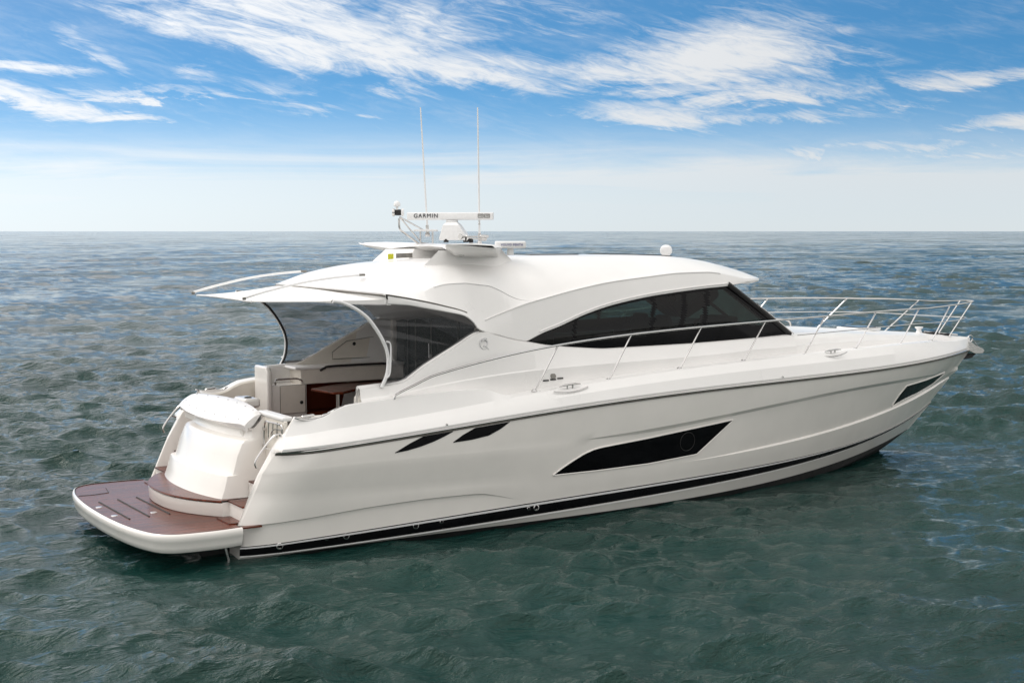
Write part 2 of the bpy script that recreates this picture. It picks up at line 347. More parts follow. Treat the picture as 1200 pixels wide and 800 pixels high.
# ------------------------------------------------------------------ sea
def build_sea():
    rng = np.random.default_rng(11)
    half = math.radians(27)
    th_in = np.linspace(-half, half, 860)
    th_out = np.linspace(half, 2 * math.pi - half, 150)[1:-1]
    th = np.concatenate([th_in, th_out])
    hgt = CAM[2] - SEA_Z
    r = [.5, 2, 4, 6, 7.5, 8.5, 9.5]          # rows: close together near by, a metre apart at 250 m, then opening out
    while r[-1] < 1500: r.append(r[-1] + max(.05, min(.85 * r[-1] ** 2 / (hgt * FPX), .30 + .0042 * r[-1])))
    r = np.concatenate([r, np.geomspace(r[-1] * 1.01, 45000, 90)])
    print('sea rows', len(r))
    R, T = np.meshgrid(r, th, indexing='ij')
    wx = CAM[0] + R * np.sin(YAW + T); wy = CAM[1] + R * np.cos(YAW + T)
    dr = np.gradient(r)[:, None] * np.ones_like(T)
    dT = np.ones_like(T) * (2 * half / 860); dT[:, 860:] = (2 * math.pi - 2 * half) / 150
    sp = np.maximum(dr * .55, R * dT * 1.0)
    z = np.zeros_like(R); sx = np.zeros_like(R); sy = np.zeros_like(R)
    main = math.radians(244)          # wind waves run towards the starboard quarter, crests seen lengthwise
    N = 230
    for i in range(N):
        L = 0.36 * (36.0) ** ((i + rng.random()) / N)
        k = 2 * math.pi / L
        spread = .42 if L > 1.2 else .62
        d = main + rng.normal(0, spread)
        amp = 0.0098 * L ** .80 * (1.0 if L < 1.5 else (1.5 / L) ** .95) * rng.uniform(.5, 1.3)
        ph = rng.uniform(0, 2 * math.pi)
        att = np.clip((L / np.maximum(sp, 1e-3) - 2.2) / 3.0, 0, 1)
        a = k * (wx * math.cos(d) + wy * math.sin(d)) + ph
        ca = np.cos(a) * att * amp; sa_ = np.sin(a) * att * amp
        z += ca; sx -= math.cos(d) * sa_ * .8; sy -= math.sin(d) * sa_ * .8
    # slow patches of rougher and calmer water
    patch = .75 + .3 * np.sin(wx * .11 + 1.3 * np.sin(wy * .07)) * np.sin(wy * .13 + .8) + .2 * np.sin(wx * .31 - wy * .23)
    z *= patch
    # water held quieter in the lee of the hull
    lee = 1 - .25 * np.exp(-(((wx - 7) / 9) ** 2 + ((wy + 4.5) / 4.0) ** 2))
    hullside = np.clip(1 - np.maximum(np.abs(wy) - 2.1, 0) / 3.2, 0, 1) * np.clip(1 - np.maximum(np.abs(wx - 8) - 8.5, 0) / 3, 0, 1)
    lee = lee * (1 - .68 * hullside ** 1.5)
    z *= lee; sx *= lee; sy *= lee
    # small heap of water pushed up at the stem
    z += .07 * np.exp(-(((wx - 15.0) / .9) ** 2 + ((wy + .4) / 1.3) ** 2))
    P = np.stack([wx + sx, wy + sy, z + SEA_Z], -1).reshape(-1, 3)
    nr, ncol = R.shape
    I, J = np.meshgrid(np.arange(nr - 1), np.arange(ncol), indexing='ij')
    K = (J + 1) % ncol
    F = np.stack([I*ncol+J, I*ncol+K, (I+1)*ncol+K, (I+1)*ncol+J], -1).reshape(-1, 4)[:, ::-1]
    P = np.vstack([P, [[CAM[0], CAM[1], SEA_Z]]])
    me = bpy.data.meshes.new('sea'); nf = len(F); c = len(P) - 1
    tri = np.array([(j, c, (j + 1) % ncol) for j in range(ncol)])[:, ::-1]
    tri = np.array([(c, (j + 1) % ncol, j) for j in range(ncol)])
    me.vertices.add(len(P)); me.vertices.foreach_set('co', P.astype(np.float32).ravel())
    loops = np.concatenate([F.ravel(), tri.ravel()]).astype(np.int32)
    me.loops.add(len(loops)); me.loops.foreach_set('vertex_index', loops)
    starts = np.concatenate([np.arange(nf) * 4, nf * 4 + np.arange(ncol) * 3]).astype(np.int32)
    me.polygons.add(nf + ncol); me.polygons.foreach_set('loop_start', starts)
    me.polygons.foreach_set('use_smooth', np.ones(nf + ncol, bool))
    me.update(calc_edges=True); me.validate()
    m = bpy.data.materials.new('sea_water'); m.use_nodes = True; t = m.node_tree; b = t.nodes['Principled BSDF']; X = NX(t)
    geo = X.n('ShaderNodeNewGeometry'); pos = geo.outputs['Position']
    big = X.noise(pos, .09, 4, .6)
    t.links.new(X.mix(X.rng(big, .35, .65), (.0022, .026, .022), (.0045, .036, .031)), b.inputs['Base Color'])
    b.inputs['Roughness'].default_value = .06; b.inputs['IOR'].default_value = 1.333; b.inputs['Specular IOR Level'].default_value = .48; b.inputs['Specular Tint'].default_value = (.98, 1.0, .88, 1)
    mp = X.n('ShaderNodeMapping'); t.links.new(pos, mp.inputs[0]); mp.inputs['Rotation'].default_value = (0, 0, YAW + .12); mp.inputs['Scale'].default_value = (.42, 1.0, 1.0)
    v_ = mp.outputs[0]
    def ncol(scale, det, rough, dist=.3):
        o = X.n('ShaderNodeTexNoise'); o.inputs['Scale'].default_value = scale; o.inputs['Detail'].default_value = det; o.inputs['Roughness'].default_value = rough; o.inputs['Distortion'].default_value = dist
        t.links.new(v_, o.inputs['Vector']); return o.outputs['Color']
    def vm(op, a, b=None, sc=None):
        o = X.n('ShaderNodeVectorMath', operation=op); t.links.new(a, o.inputs[0])
        if b is not None:
            if isinstance(b, tuple): o.inputs[1].default_value = b
            else: t.links.new(b, o.inputs[1])
        if sc is not None:
            if isinstance(sc, float): o.inputs['Scale'].default_value = sc
            else: t.links.new(sc, o.inputs['Scale'])
        return o.outputs[0]
    # gusts make patches rougher; far off, wavelets are too small to shape and only tilt the surface
    gust = X.noise(v_, .022, 5, .65, .6)
    gain = X.rng(gust, .3, .7, .6, 1.25)
    ln = X.n('ShaderNodeVectorMath', operation='DISTANCE'); t.links.new(pos, ln.inputs[0]); ln.inputs[1].default_value = (5, 0, 0)
    cF = vm('MULTIPLY', vm('SUBTRACT', ncol(.045, 8, .86, .25), (.5, .5, .5)), (1.5, 2.5, 0))
    nearer = X.rng(ln.outputs['Value'], 22, 300, .65, .95)
    sl = vm('SCALE', cF, sc=X.m('MULTIPLY', gain, nearer))
    rot = X.n('ShaderNodeVectorRotate', rotation_type='Z_AXIS'); t.links.new(sl, rot.inputs[0]); rot.inputs['Angle'].default_value = -YAW
    nrm = vm('NORMALIZE', vm('ADD', geo.outputs['Normal'], rot.outputs[0]))
    def ridged(scale, det, rough, dist, k=2.0):
        n = X.noise(v_, scale, det, rough, dist)
        return X.m('SUBTRACT', 1.0, X.m('POWER', X.m('ABSOLUTE', X.m('MULTIPLY', X.m('SUBTRACT', n, .5), k)), .85))
    r1 = X.noise(v_, 1.5, 4, .62, .9); r2 = ridged(3.3, 3, .55, .4); h2 = X.noise(v_, 11.0, 5, .65, .4); h0 = X.noise(v_, 5.0, 4, .6, .6)
    h = X.m('ADD', X.m('ADD', X.m('MULTIPLY', r1, .16), X.m('MULTIPLY', r2, .022)), X.m('ADD', X.m('MULTIPLY', h2, .042), X.m('MULTIPLY', h0, .10)))
    bp = X.n('ShaderNodeBump'); bp.inputs['Strength'].default_value = 1.0; bp.inputs['Distance'].default_value = 1.0
    t.links.new(X.m('MULTIPLY', h, gain), bp.inputs['Height']); t.links.new(nrm, bp.inputs['Normal'])
    t.links.new(bp.outputs[0], b.inputs['Normal'])
    me.materials.append(m)
    o = bpy.data.objects.new('sea', me); COL.objects.link(o); o['kind'] = 'structure'; o['label'] = 'choppy dark green sea reaching the horizon'
build_sea()

# ------------------------------------------------------------------ the yacht
Y = bpy.data.objects.new('yacht', None); COL.objects.link(Y); Y.location = (0, 0, 0)
Y['label'] = 'white motor yacht with black hull windows, hardtop and teak swim platform on green sea'; Y['category'] = 'yacht'

# --- hull ---------------------------------------------------------
stem_pts = [ony(a, b, 0) for a, b in [(1137, 411.5), (1116, 437), (1095, 465), (1074, 490), (1052, 517), (1038, 537), (1024, 553)]]
stem_x = pchip([p[2] for p in stem_pts], [p[0] for p in stem_pts])
def ylaw(Ym, p, xe, x0=4.5, aft=.16):
    def f(x):
        x = np.asarray(x, float); u = np.clip((x - x0) / (xe - x0), 0, 1)
        return np.where(x > x0, Ym * (1 - u ** p), Ym - aft * np.clip((x0 - x) / x0, 0, 2) ** 2)
    return f
def stern_x(z): return np.interp(z, [-.3, .1, .43, 1.09, 1.52, 1.9], [.06, .05, .08, .36, .60, .90])
xe_of = lambda z: float(stem_x(z))
class Curve: pass
def hull_curve(pts, Ym, p, zend, deg, aft=.16, xs=None):
    c = Curve(); c.xe = xe_of(zend); c.y = ylaw(Ym, p, c.xe, aft=aft)
    P = [onw(a, b, c.y) for a, b in pts]; P.append((c.xe, 0, zend))
    c.z = fair([q[0] for q in P], [q[2] for q in P], deg)
    c.xs = float(stern_x(c.z(.2))) if xs is None else xs
    return c
RB = hull_curve([(330,532.5),(345,532),(400,523),(473,510),(573,495),(640,484),(745,466),(860,453),(890,449),(1000,437),(1060,427),(1100,420)], 2.46, 3.1, 1.99, 5)
def chord(x, z):                            # plain flared topside between stripe and rub rail
    a, b = float(ST.z(x)), float(RB.z(x)); f = min(1, max(0, (z - a) / (b - a)))
    xe_ = ST.xe + (RB.xe - ST.xe) * f; ya, yb = ylaw(2.25, 2.35, xe_), ylaw(2.46, 3.1, xe_)
    g = 1 - (1 - f) ** 1.35
    return float(ya(x)) * (1 - g) + float(yb(x)) * g
def chord_curve(pts, zend, deg):
    c = Curve(); c.xe = xe_of(zend); c.z = lambda x: 1.1
    for _ in range(4):
        fy = lambda x: chord(x, float(c.z(x)))
        P = [onw(a, b, fy) for a, b in pts]; P.append((c.xe, 0, zend)); z2 = fair([q[0] for q in P], [q[2] for q in P], deg); c.z = z2
    c.y = lambda x: chord(x, float(c.z(x))); c.xs = float(stern_x(c.z(.2))); return c
ST = hull_curve([(290,642),(440,617),(640,588),(745,569),(890,544),(987,523),(1045,501)], 2.25, 2.35, .93, 4)
UK = chord_curve([(300,559),(373,556),(473,537),(540,528),(620,519),(690,519),(745,510),(832,488.5),(938,466),(1035,450)], 1.62, 5)
LK = chord_curve([(300,585),(440,572),(640,562),(745,549),(832,535),(900,523),(987,502),(1045,480)], 1.40, 4)
SB = hull_curve([(292,652),(440,630),(640,601),(745,584),(890,553),(987,528),(1045,504)], 2.21, 2.3, .88, 4)
WB = hull_curve([(292,655),(440,635),(640,608),(745,594),(890,566),(987,540)], 2.13, 2.2, .42, 3)
for n_, c_ in (('RB',RB),('UK',UK),('LK',LK),('ST',ST),('SB',SB),('WB',WB)):
    print(n_, [(round(float(x),1), round(float(c_.y(x)),2), round(float(c_.z(x)),2)) for x in np.linspace(c_.xs, c_.xe, 8)])
NT = 120
TT = np.concatenate([np.linspace(0, .08, 20)[:-1], np.linspace(.08, 1, NT)])
def hull_row(c, doff=lambda x: 0, dz=lambda x: 0, rnd=.22):
    row = []
    for t in TT:
        x = c.xs + (c.xe - c.xs) * t
        y = float(c.y(x)) - rnd * max(0, 1 - (x - c.xs) / .75) ** 2.6
        y -= doff(x) * min(1, (c.xe - x) / 1.5)
        row.append((x, -max(y, .015), float(c.z(x)) + dz(x)))
    return row
def blend(a, b, n):                       # rows between two rows, slightly full
    out = []
    for k in range(1, n + 1):
        f = k / (n + 1); out.append([tuple(np.array(p)*(1-f) + np.array(q)*f + np.array([0, -.004*4*f*(1-f)*min(1, abs(p[1])), 0])) for p, q in zip(a, b)])
    return out
sstep = lambda x, a, b: float(np.clip((x-a)/(b-a), 0, 1)**2 * (3 - 2*np.clip((x-a)/(b-a), 0, 1)))
ukd = lambda x: .075 * sstep(x, 5.2, 7.2)
lkd = lambda x: .03 * sstep(x, 7.5, 10.0)
c6z = tab((.1,.42),(1.0,.47),(2.0,.54),(3.0,.57),(3.7,.56),(4.05,.50),(4.35,.42),(4.6,.36))
def keel_row():
    out = []
    for t in TT:
        x = .1 + (float(stem_x(.41)) - .1) * t
        z = -.95 + 1.36 * max(0, (t - .62) / .38) ** 2.2
        out.append((x, 0, z))
    return out
r_wb = hull_row(WB, rnd=.05); r_sb = hull_row(SB, rnd=.07); r_st = hull_row(ST, rnd=.1)
def c6_row(off, dz):
    row = []
    for i, t in enumerate(TT):
        x = ST.xs + (ST.xe - ST.xs) * t
        zs = float(ST.z(x)); zz = max(float(c6z(min(x, 4.6))), zs + .035) if x < 4.6 else zs + .035 + .0*x
        g = (1 - sstep(x, 3.4, 4.5))
        y = chord(x, zz) - .16 * max(0, 1 - (x - ST.xs) / .75) ** 2.6
        row.append((x + .02*0, -max(.015, y - off * g), zz + dz * g))
    return row
r_c6b = c6_row(.035, -.012); r_c6a = c6_row(-.012, .012)
r_lkb = hull_row(LK); r_lka = hull_row(LK, lkd, lambda x: .03 * sstep(x, 7.5, 10) )
ukk = lambda x: -.03 * sstep(x, .3, 1.2) * (1 - sstep(x, 3.6, 5.2))
r_ukb = hull_row(UK, lambda x: ukd(x) + ukk(x), lambda x: -.055 * sstep(x, 5.2, 7.2)); r_uka = hull_row(UK, ukk, lambda x: .012)
r_rb = hull_row(RB)
top_rows = [r_st, r_c6b, r_c6a] + blend(r_c6a, r_lkb, 3) + [r_lkb, r_lka] + blend(r_lka, r_ukb, 4) + [r_ukb, r_uka] + blend(r_uka, r_rb, 4) + [r_rb]
hs = MB(); hs.grid(top_rows)
HB = hs.bvh()
hull = MB(); hull.grid(top_rows); hull.grid([r_wb, r_sb]); hull.mirror()
# transom closure above and below
for s in (1,):
    A = [r[0] for r in [r_wb, r_sb] + top_rows]
    hull.grid([A, [(p[0], -p[1], p[2]) for p in A][:0] or A], mi=0) if False else None
low = [r[0] for r in [keel_row(), r_wb, r_sb, r_st]]
hull.add([(p[0], p[1], p[2]) for p in low] + [(p[0], -p[1], p[2]) for p in low], [(0,1,5,4),(1,2,6,5),(2,3,7,6)])
HULL = hull.build('hull', GEL, Y, smooth=17)
bot = MB(); kr = keel_row(); bot.grid([kr, [(p[0], p[1]*.97, p[2]-.14*min(1, (WB.xe-p[0])/3)) for p in r_wb], r_wb]); bot.mirror(); bot.build('hull_bottom', ANTI, HULL)
def hit(bv, px, py, off=.004):
    d = Vector(ray(px, py)).normalized(); o = Vector(CAM)
    h, n, i, dist = bv.ray_cast(o, d)
    if h is None: return None
    if n.dot(d) > 0: n = -n
    return np.array(h + n * off)
# black boot stripe with the white pin lines proud of it
bs = MB()
def midrow(f, off):
    return [(p[0]*(1-f)+q[0]*f, (p[1]*(1-f)+q[1]*f) - off, p[2]*(1-f)+q[2]*f) for p, q in zip(r_sb, r_st)]
for s in (1,):
    m0 = midrow(.10, .006); m1 = midrow(.93, .006)
    bs.grid([midrow(.0, .0), m0, m1, midrow(1., .0)])
bs.mirror(); BS = bs.build('boot_stripe', BLACK, HULL)
pl_ = MB()
for fa, fb in ((.76, .92), (-.12, -.03)):
    pl_.grid([midrow(fa, .007), midrow(fa, .013), midrow(fb, .013), midrow(fb, .007)])
pl_.mirror(); pl_.build('pin_line', WHITEM, HULL)
# round through-hull outlets along the stripe
for (a, b, r_) in [(327.5,639.5,.05),(382.5,630.5,.03),(405.5,627.5,.05),(487,615.5,.05),(517,611,.03),(619,595.5,.03),(628,594.5,.05)]:
    p = onw(a, b, lambda x: float(SB.y(x))*.5 + float(ST.y(x))*.5 + .006)
    o = MB(); o.lathe([(r_*.72, 0), (r_*.72, .016), (r_*.8, .022), (r_, .018), (r_, 0)], (p[0], p[1]+.004, p[2]), 20, (0, -1, .05)); o.build('skin_fitting', STEEL, HULL)
    if r_ > .04:
        o.mirrored().build('skin_fitting', STEEL, HULL)
# rub rail
rr = MB(); pts = [(p[0], p[1] - .012, p[2] + .0) for p in r_rb]
rr.tube(pts, .015, 8); rr.mirror(); rr.build('rub_rail', STEEL, HULL)
g = MB(); g.tube([(p[0], p[1] - .004, p[2] - .026) for p in r_rb], .016, 6); g.mirror(); g.build('rail_shadow_line', SHADEGAP, HULL)  # dark tube stands in for the thin shadow below the rail
# patches laid on the hull from outline (upper edge, lower edge)
def patch(bv, top, bottom, n=40, m=6, off=.004):
    def res(L):
        L = [np.array(q, float) for q in L]; d = [0]
        for a, b in zip(L, L[1:]): d.append(d[-1] + np.linalg.norm(b - a))
        u = np.linspace(0, d[-1], n); return np.stack([np.interp(u, d, [q[0] for q in L]), np.interp(u, d, [q[1] for q in L])], -1)
    a, b = res(top), res(bottom); rows = []
    for k in range(m):
        f = k / (m - 1); rows.append([hit(bv, *(a[i]*(1-f) + b[i]*f), off) for i in range(n)])
    return rows
def hull_patch(name, top, bottom, material, off=.006, rim=True, n=40, parent=HULL):
    rows = patch(HB, top, bottom, n, 6, off)
    o = MB(); o.grid(rows)
    back = [[np.array(p) + (0, .03, 0) for p in r] for r in (rows[0], rows[-1])]
    o.grid([back[0], rows[0]]); o.grid([rows[-1], back[1]])
    a = o.build(name, material, parent, smooth=40); b = o.mirrored().build(name, material, parent, smooth=40)
    if rim:
        loop = list(rows[0]) + [r[-1] for r in rows[1:-1]] + list(rows[-1][::-1]) + [r[0] for r in rows[-2:0:-1]]
        L = [loop[0]]
        for p in loop[1:]:
            if np.linalg.norm(np.array(p) - L[-1]) > .012: L.append(p)
        rm = MB(); rm.tube(L, .011, 6, closed=True); rm.build('window_surround', GEL, a); rm.mirrored().build('window_surround', GEL, b)
    return a, b
hw, hwp = hull_patch('hull_window', [(648,556),(660,547),(672,539),(684,531.5),(695,526.5),(706,523.5),(760,513),(820,500),(859,491.5)],
           [(648,556.5),(700,551),(760,543),(816,532),(859,492)], HULLGLASS, n=60)
hull_patch('bow_window', [(1045,475),(1053,463),(1062,452),(1085,445),(1107,436)], [(1045,475.5),(1060,467),(1075,460),(1092,450),(1107,437)], HULLGLASS)
hull_patch('air_vent', [(463,530),(480,519.5),(496,511),(531,505)], [(463,530.6),(478,527.5),(493,523),(505,518.5),(513,515),(522,510.5),(531,505.5)], BLACK, rim=False)
hull_patch('air_vent', [(531,517.8),(543,509),(557,501),(597,494)], [(531,518.4),(553,515),(573,510),(587,502),(597,494.5)], BLACK, rim=False)
pr = MB(); pr.tube([hit(HB, 805 + 8.5*math.cos(t), 517 - 2.0*math.cos(t) + 10.5*math.sin(t), .012) for t in np.linspace(0, 2*math.pi, 29)[:-1]], .006, 6, closed=True); pr.build('porthole', RUBBER, hw); pr.mirrored().build('porthole', RUBBER, hwp)

# --- deck moulding: bulwark, side deck, foredeck -------------------
zRB = lambda x: float(RB.z(x))
off = lambda d: (lambda x: np.maximum(RB.y(x) - d * np.clip((RB.xe - x) / 1.6, .12, 1), 0))
def meas(pts, fun, deg=None):
    P = [onw(a, b, fun) for a, b in pts]
    return (pchip([p[0] for p in P], [p[2] for p in P]) if deg is None else fair([p[0] for p in P], [p[2] for p in P], deg)), P
zTE, pTE = meas([(400,501),(475,490),(575,470),(640,458),(685,451),(798,433),(883,423),(940,416),(1001,409),(1052,405),(1092,400),(1118,400)], off(.20), 5)
zCE, pCE = meas([(345,490.5),(362,491.5),(378,488.5),(392,481),(403,476.5),(430,471.5),(462,467),(507,460.5),(545,457),(575,456.5),(590,459)], off(.30))
zTR, pTR = meas([(467,463),(525,446),(580,440),(640,434.5),(735,425),(800,417),(883,410)], off(.58), 3)
def WBy(x): return np.interp(x, [1.8, 2.5, 4.0, 5.0, 6.5, 8.0, 9.7, 10.7], [1.88, 1.87, 1.79, 1.73, 1.68, 1.64, 1.56, 1.47])
zWB, pWB = meas([(420,455),(440,452.5),(467,449),(500,427.5),(530,408.5),(560,390),(567,388.5),(585,393),(607,398.5),(618,400),(642,404),(680,407),(713,408),(798,403),(883,396),(926,391.5)], WBy)
XA = .86                                   # aft end of the coaming at the stern corner
xs_deck = np.concatenate([np.linspace(XA, 4.6, 60), np.linspace(4.7, RB.xe - .02, 90)])
def teZ(x):
    z0 = float(zTE(max(x, 1.5)))
    if x < 1.5: z0 = zRB(x) + (float(zTE(1.5)) - zRB(1.5)) * (.85 + .15 * (x - XA) / (1.5 - XA)); z0 = min(z0, float(zCE(max(x, XA))) - .05)
    return z0
def ceZ(x):
    t = teZ(x); f = sstep(x, 3.9, 4.5)
    return float(zCE(min(x, 4.15))) * (1 - f) + (t + .012) * f
def capx(x): return max(0., 1 - max(0, x - (RB.xe - 1.2)) / 1.2)
DKo = lambda x: float(np.interp(x, [2.0, 4.5], [.45, .56]))
rows = {k: [] for k in 'abcdefg'}
for x in xs_deck:
    x = float(x); b = float(RB.y(x)) - .22 * max(0, 1 - (x - RB.xs) / .75) ** 2.6 * (x < 1.5)
    k = float(np.clip((RB.xe - x) / 1.6, .06, 1)); zr = zRB(x); zt = teZ(x); zc = ceZ(x)
    f = sstep(x, 3.6, 4.6)
    def put(key, yy, zz, lim):
        sh = (float(stern_x(zz)) - XA) * max(0, 1 - (x - XA) / .7)
        rows[key].append((x + sh, -max(yy, lim), zz))
    put('a', b - .004, zr + .012, .01); put('b', b + .004, zr + .05, .01)
    put('c', b - .07*k, zr + (zt - zr) * .62, .008); put('d', b - .20*k, zt, .006)
    put('e', b - .30*k, zc, .004); put('f', b - .34*k, zc + (.012 - .03 * f) * k, .003)
    put('g', b - DKo(x)*k, zc - .018 * k, .002)
bw = MB(); bw.grid([rows[k] for k in 'abcdefg'])
DB = bw.bvh(); bw.mirror()
DECK = bw.build('bulwark', TOP, Y, smooth=20)
# cabin side: trunk step, then up to the window sill / the sloping wing beside the cockpit
xs_c = np.concatenate([np.linspace(1.95, 5.2, 60), np.linspace(5.3, 10.72, 50)])
def trZ(x):
    return float(zTR(np.clip(x, 2.5, 9.6)))
cr = [[], [], [], [], []]
for x in xs_c:
    x = float(x); b = float(RB.y(x)); zc = ceZ(x) - .018; zw = float(zWB(np.clip(x, pWB[0][0], pWB[-1][0]))); yw = float(WBy(x))
    zt = min(max(trZ(x), zc + .02), zw - .02) if x > 2.4 else min(zc + .03, zw - .02)
    cr[0].append((x, -(b - DKo(x)), zc)); cr[1].append((x, -(b - DKo(x) - .01), zt)); cr[2].append((x, -(b - DKo(x) - .03), zt + .02 if zt + .02 < zw else zw - .003))
    cr[3].append((x, -(yw + .02), zw - .012)); cr[4].append((x, -(yw - .02), zw))
cs = MB(); cs.grid(cr)
inner = [[(p[0], p[1] + .09, p[2]) for p, x in zip(cr[4], xs_c) if x < 4.5], [(p[0], p[1] + .11, 1.25) for p, x in zip(cr[4], xs_c) if x < 4.5]]
cs.grid([[p for p, x in zip(cr[4], xs_c) if x < 4.5]] + inner)
CB = cs.bvh()
CABS = cs.build('cabin_side', TOP, Y, smooth=28); CABP = cs.mirrored().build('cabin_side', TOP, Y, smooth=28)

# foredeck: from the side deck up over the low trunk to the centre line
W2y = lambda x: np.interp(x, [10.6, 11.5, 12.5, 14, 15.5, 16.6, 17.2], [1.48, 1.36, 1.2, .86, .42, .08, .01])
W2z = lambda x: np.interp(x, [10.6, 11.5, 12.5, 14, 15.5, 16.6, 17.2], [2.645, 2.62, 2.575, 2.47, 2.36, 2.28, 2.24])
fd = []
xs_f = np.linspace(10.60, RB.xe - .05, 60)
for x in xs_f:
    x = float(x); b = float(RB.y(x)); k = float(np.clip((RB.xe - x) / 1.6, .06, 1)); zc = ceZ(x) - .018 * k
    yo = max(b - .56 * k, .002); y2 = min(float(W2y(x)), yo * .86); z2 = max(float(W2z(x)), zc + .004); y1 = yo - (yo - y2) * .12
    z1 = zc + (z2 - zc) * .42
    pts = [(yo, zc), (y1, z1), (y1 - (yo-y2)*.1, z1 + .012*k)]
    for q in (.35, .7, 1.): pts.append((y1 + (y2 - y1)*q, z1 + (z2 - z1) * math.sin(q*math.pi/2)))
    for q in (.75, .5, .25, 0): pts.append((y2*q, z2 + .05*k*(1 - q*q)))
    fd.append([(x, -a, z) for a, z in pts])
f_ = MB(); f_.grid(fd); f_.mirror(); FORE = f_.build('foredeck', TOP, Y, smooth=28)
FB = f_.bvh()

# --- hardtop roof --------------------------------------------------
def Ey(x): return np.interp(x, [.4, 2.2, 3.0, 4.0, 5.0, 6.6, 8.0, 9.2, 9.7], [1.93, 1.93, 1.89, 1.80, 1.73, 1.62, 1.57, 1.50, 1.42])
zE, pE = meas([(434,356),(475,357.5),(500,361.5),(525,366),(545,370.5),(556,379),(561,386),(567,388.5),(585,393),(607,398.5),(618,400)], Ey)
zE2, pE2 = meas([(618,400),(635,391),(657,382),(685,369),(713,359),(740,352),(770,346),(800,341.5),(827,338),(855,335),(868,333)], Ey)
xE = pE[-1][0]
def zEf(x): return float(zE(max(x, pE[0][0]))) if x < xE else float(zE2(min(x, pE2[-1][0])))
def Ay(x): return np.interp(x, [2.1, 3.0, 4.0, 5.0, 6.6, 8.0, 9.2, 9.75], [1.92, 1.86, 1.74, 1.66, 1.53, 1.47, 1.41, 1.33])
zA, pA = meas([(434,341.5),(480,349),(520,357.5),(550,367),(562,378)], Ay)
zA2, pA2 = meas([(562,378),(578,371),(595,364),(615,356.5),(637,350),(675,339.5),(713,331),(755,325),(798,320),(827,319),(850,321.5),(870,326)], Ay)
xA = pA[-1][0]
def zAf(x): return float(zA(max(x, pA[0][0]))) if x < xA else float(zA2(min(x, pA2[-1][0])))
zC = tab((1.75,3.665),(2.0,3.77),(2.3,3.87),(2.8,3.96),(3.5,4.02),(4.5,4.06),(5.7,4.09),(7.5,4.085),(8.6,4.06),(9.3,4.0),(9.9,3.88),(10.4,3.74),(10.75,3.65))
XN = 10.72                                    # nose of the brow on the centre line
def brow_w(x):                                # plan outline of the roof, rounded in front
    if x < 9.3: return float(Ay(x))
    u = min(1, (x - 9.3) / (XN - 9.3)); return float(Ay(9.3)) * (1 - u ** 2.6) ** (1 / 1.9)
XH = 1.75                                     # aft edge of the hardtop on the centre line; its corners lie further forward
xs_r = np.concatenate([np.linspace(XH, 5.6, 68), np.linspace(5.7, 9.3, 36), 9.3 + (XN - 9.3) * np.sin(np.linspace(.06, 1, 22) * math.pi / 2)])
NS = 26
roof = MB(); rt = []; re_ = []
for x in xs_r:
    x = float(x); sh_ = .66 * max(0, 1 - (x - XH) / 1.5); w = max(brow_w(x + sh_), .004); za = zAf(x + sh_); zc = float(zC(x)); ze = zEf(x + sh_)
    if x > 9.3:
        zn = 3.635; f = sstep(x, 9.3, XN); za = za * (1 - f) + min(zn, zc) * f; ze = min(za - .035, ze * (1-f) + (zn - .045) * f)
    za = min(za, zc - .002); ze = min(ze, za - .01)
    n_ = np.interp(x, [1.75, 2.6, 3.2, 4.2, 6, 9], [2.4, 2.6, 3.0, 3.2, 3.3, 2.6])
    pf_ = sstep(x, 2.3, 3.6) * (1 - sstep(x, 4.3, 5.32)); s1 = (1 - 1 / (NS - 1)) ** .8
    zT = max(za + .012, za * (1 - pf_) + pf_ * float(np.interp(x, [2.3, 3.0, 3.9, 4.6, 5.32], [3.66, 3.68, 3.70, 3.62, 3.45]))); wT = w - min(.045, w * .05) - .13 * pf_; zT = min(zT, zc - .001)
    row = []
    for j in range(NS):
        s = 1 - j / (NS - 1); s = s ** .8
        if j == 0: row.append((x, -w, za)); continue
        row.append((x, -wT * s / s1, zT + (zc - zT) * (1 - (s / s1) ** n_)))
    row = [(p[0] + sh_ * (abs(p[1]) / 1.93) ** 2.6, p[1], p[2]) for p in row]
    rt.append(row)
    we = float(Ey(x)) if x < 9.2 else w * float(np.interp(x, [9.2, 9.6, 10.2], [1.064, 1.02, .985]))
    we = max(we, .002)
    we = float(Ey(x + sh_)) if x < 9.2 else we
    x = x + sh_
    re_.append([(x, -w, za), (x, -(w*.55 + we*.45) - .012, za*.5 + ze*.5), (x, -we, ze + .012), (x, -(we - .012*min(1, w)), ze)])
roof.grid(rt); roof.grid(re_)
soff = [[r[-1], (r[-1][0], r[-1][1] * .93, r[-1][2] + .035), (r[-1][0], r[-1][1]*.5, max(r[-1][2], min(t[-1][2] - .16, r[-1][2] + .12))), (r[-1][0], 0, max(r[-1][2], min(t[-1][2] - .12, r[-1][2] + .2)))] for r, t in zip(re_, rt)]
roof.grid(soff)
RBV = roof.bvh()
# aft edge closure
aft = rt[0] ; lowa = [(p[0], p[1], soff[0][0][2] + (soff[0][3][2] - soff[0][0][2]) * (1 - abs(p[1]) / 1.93)) for p in aft]
roof.grid([aft, lowa]); roof.mirror()
ROOF = roof.build('hardtop', TOP, Y, smooth=19)

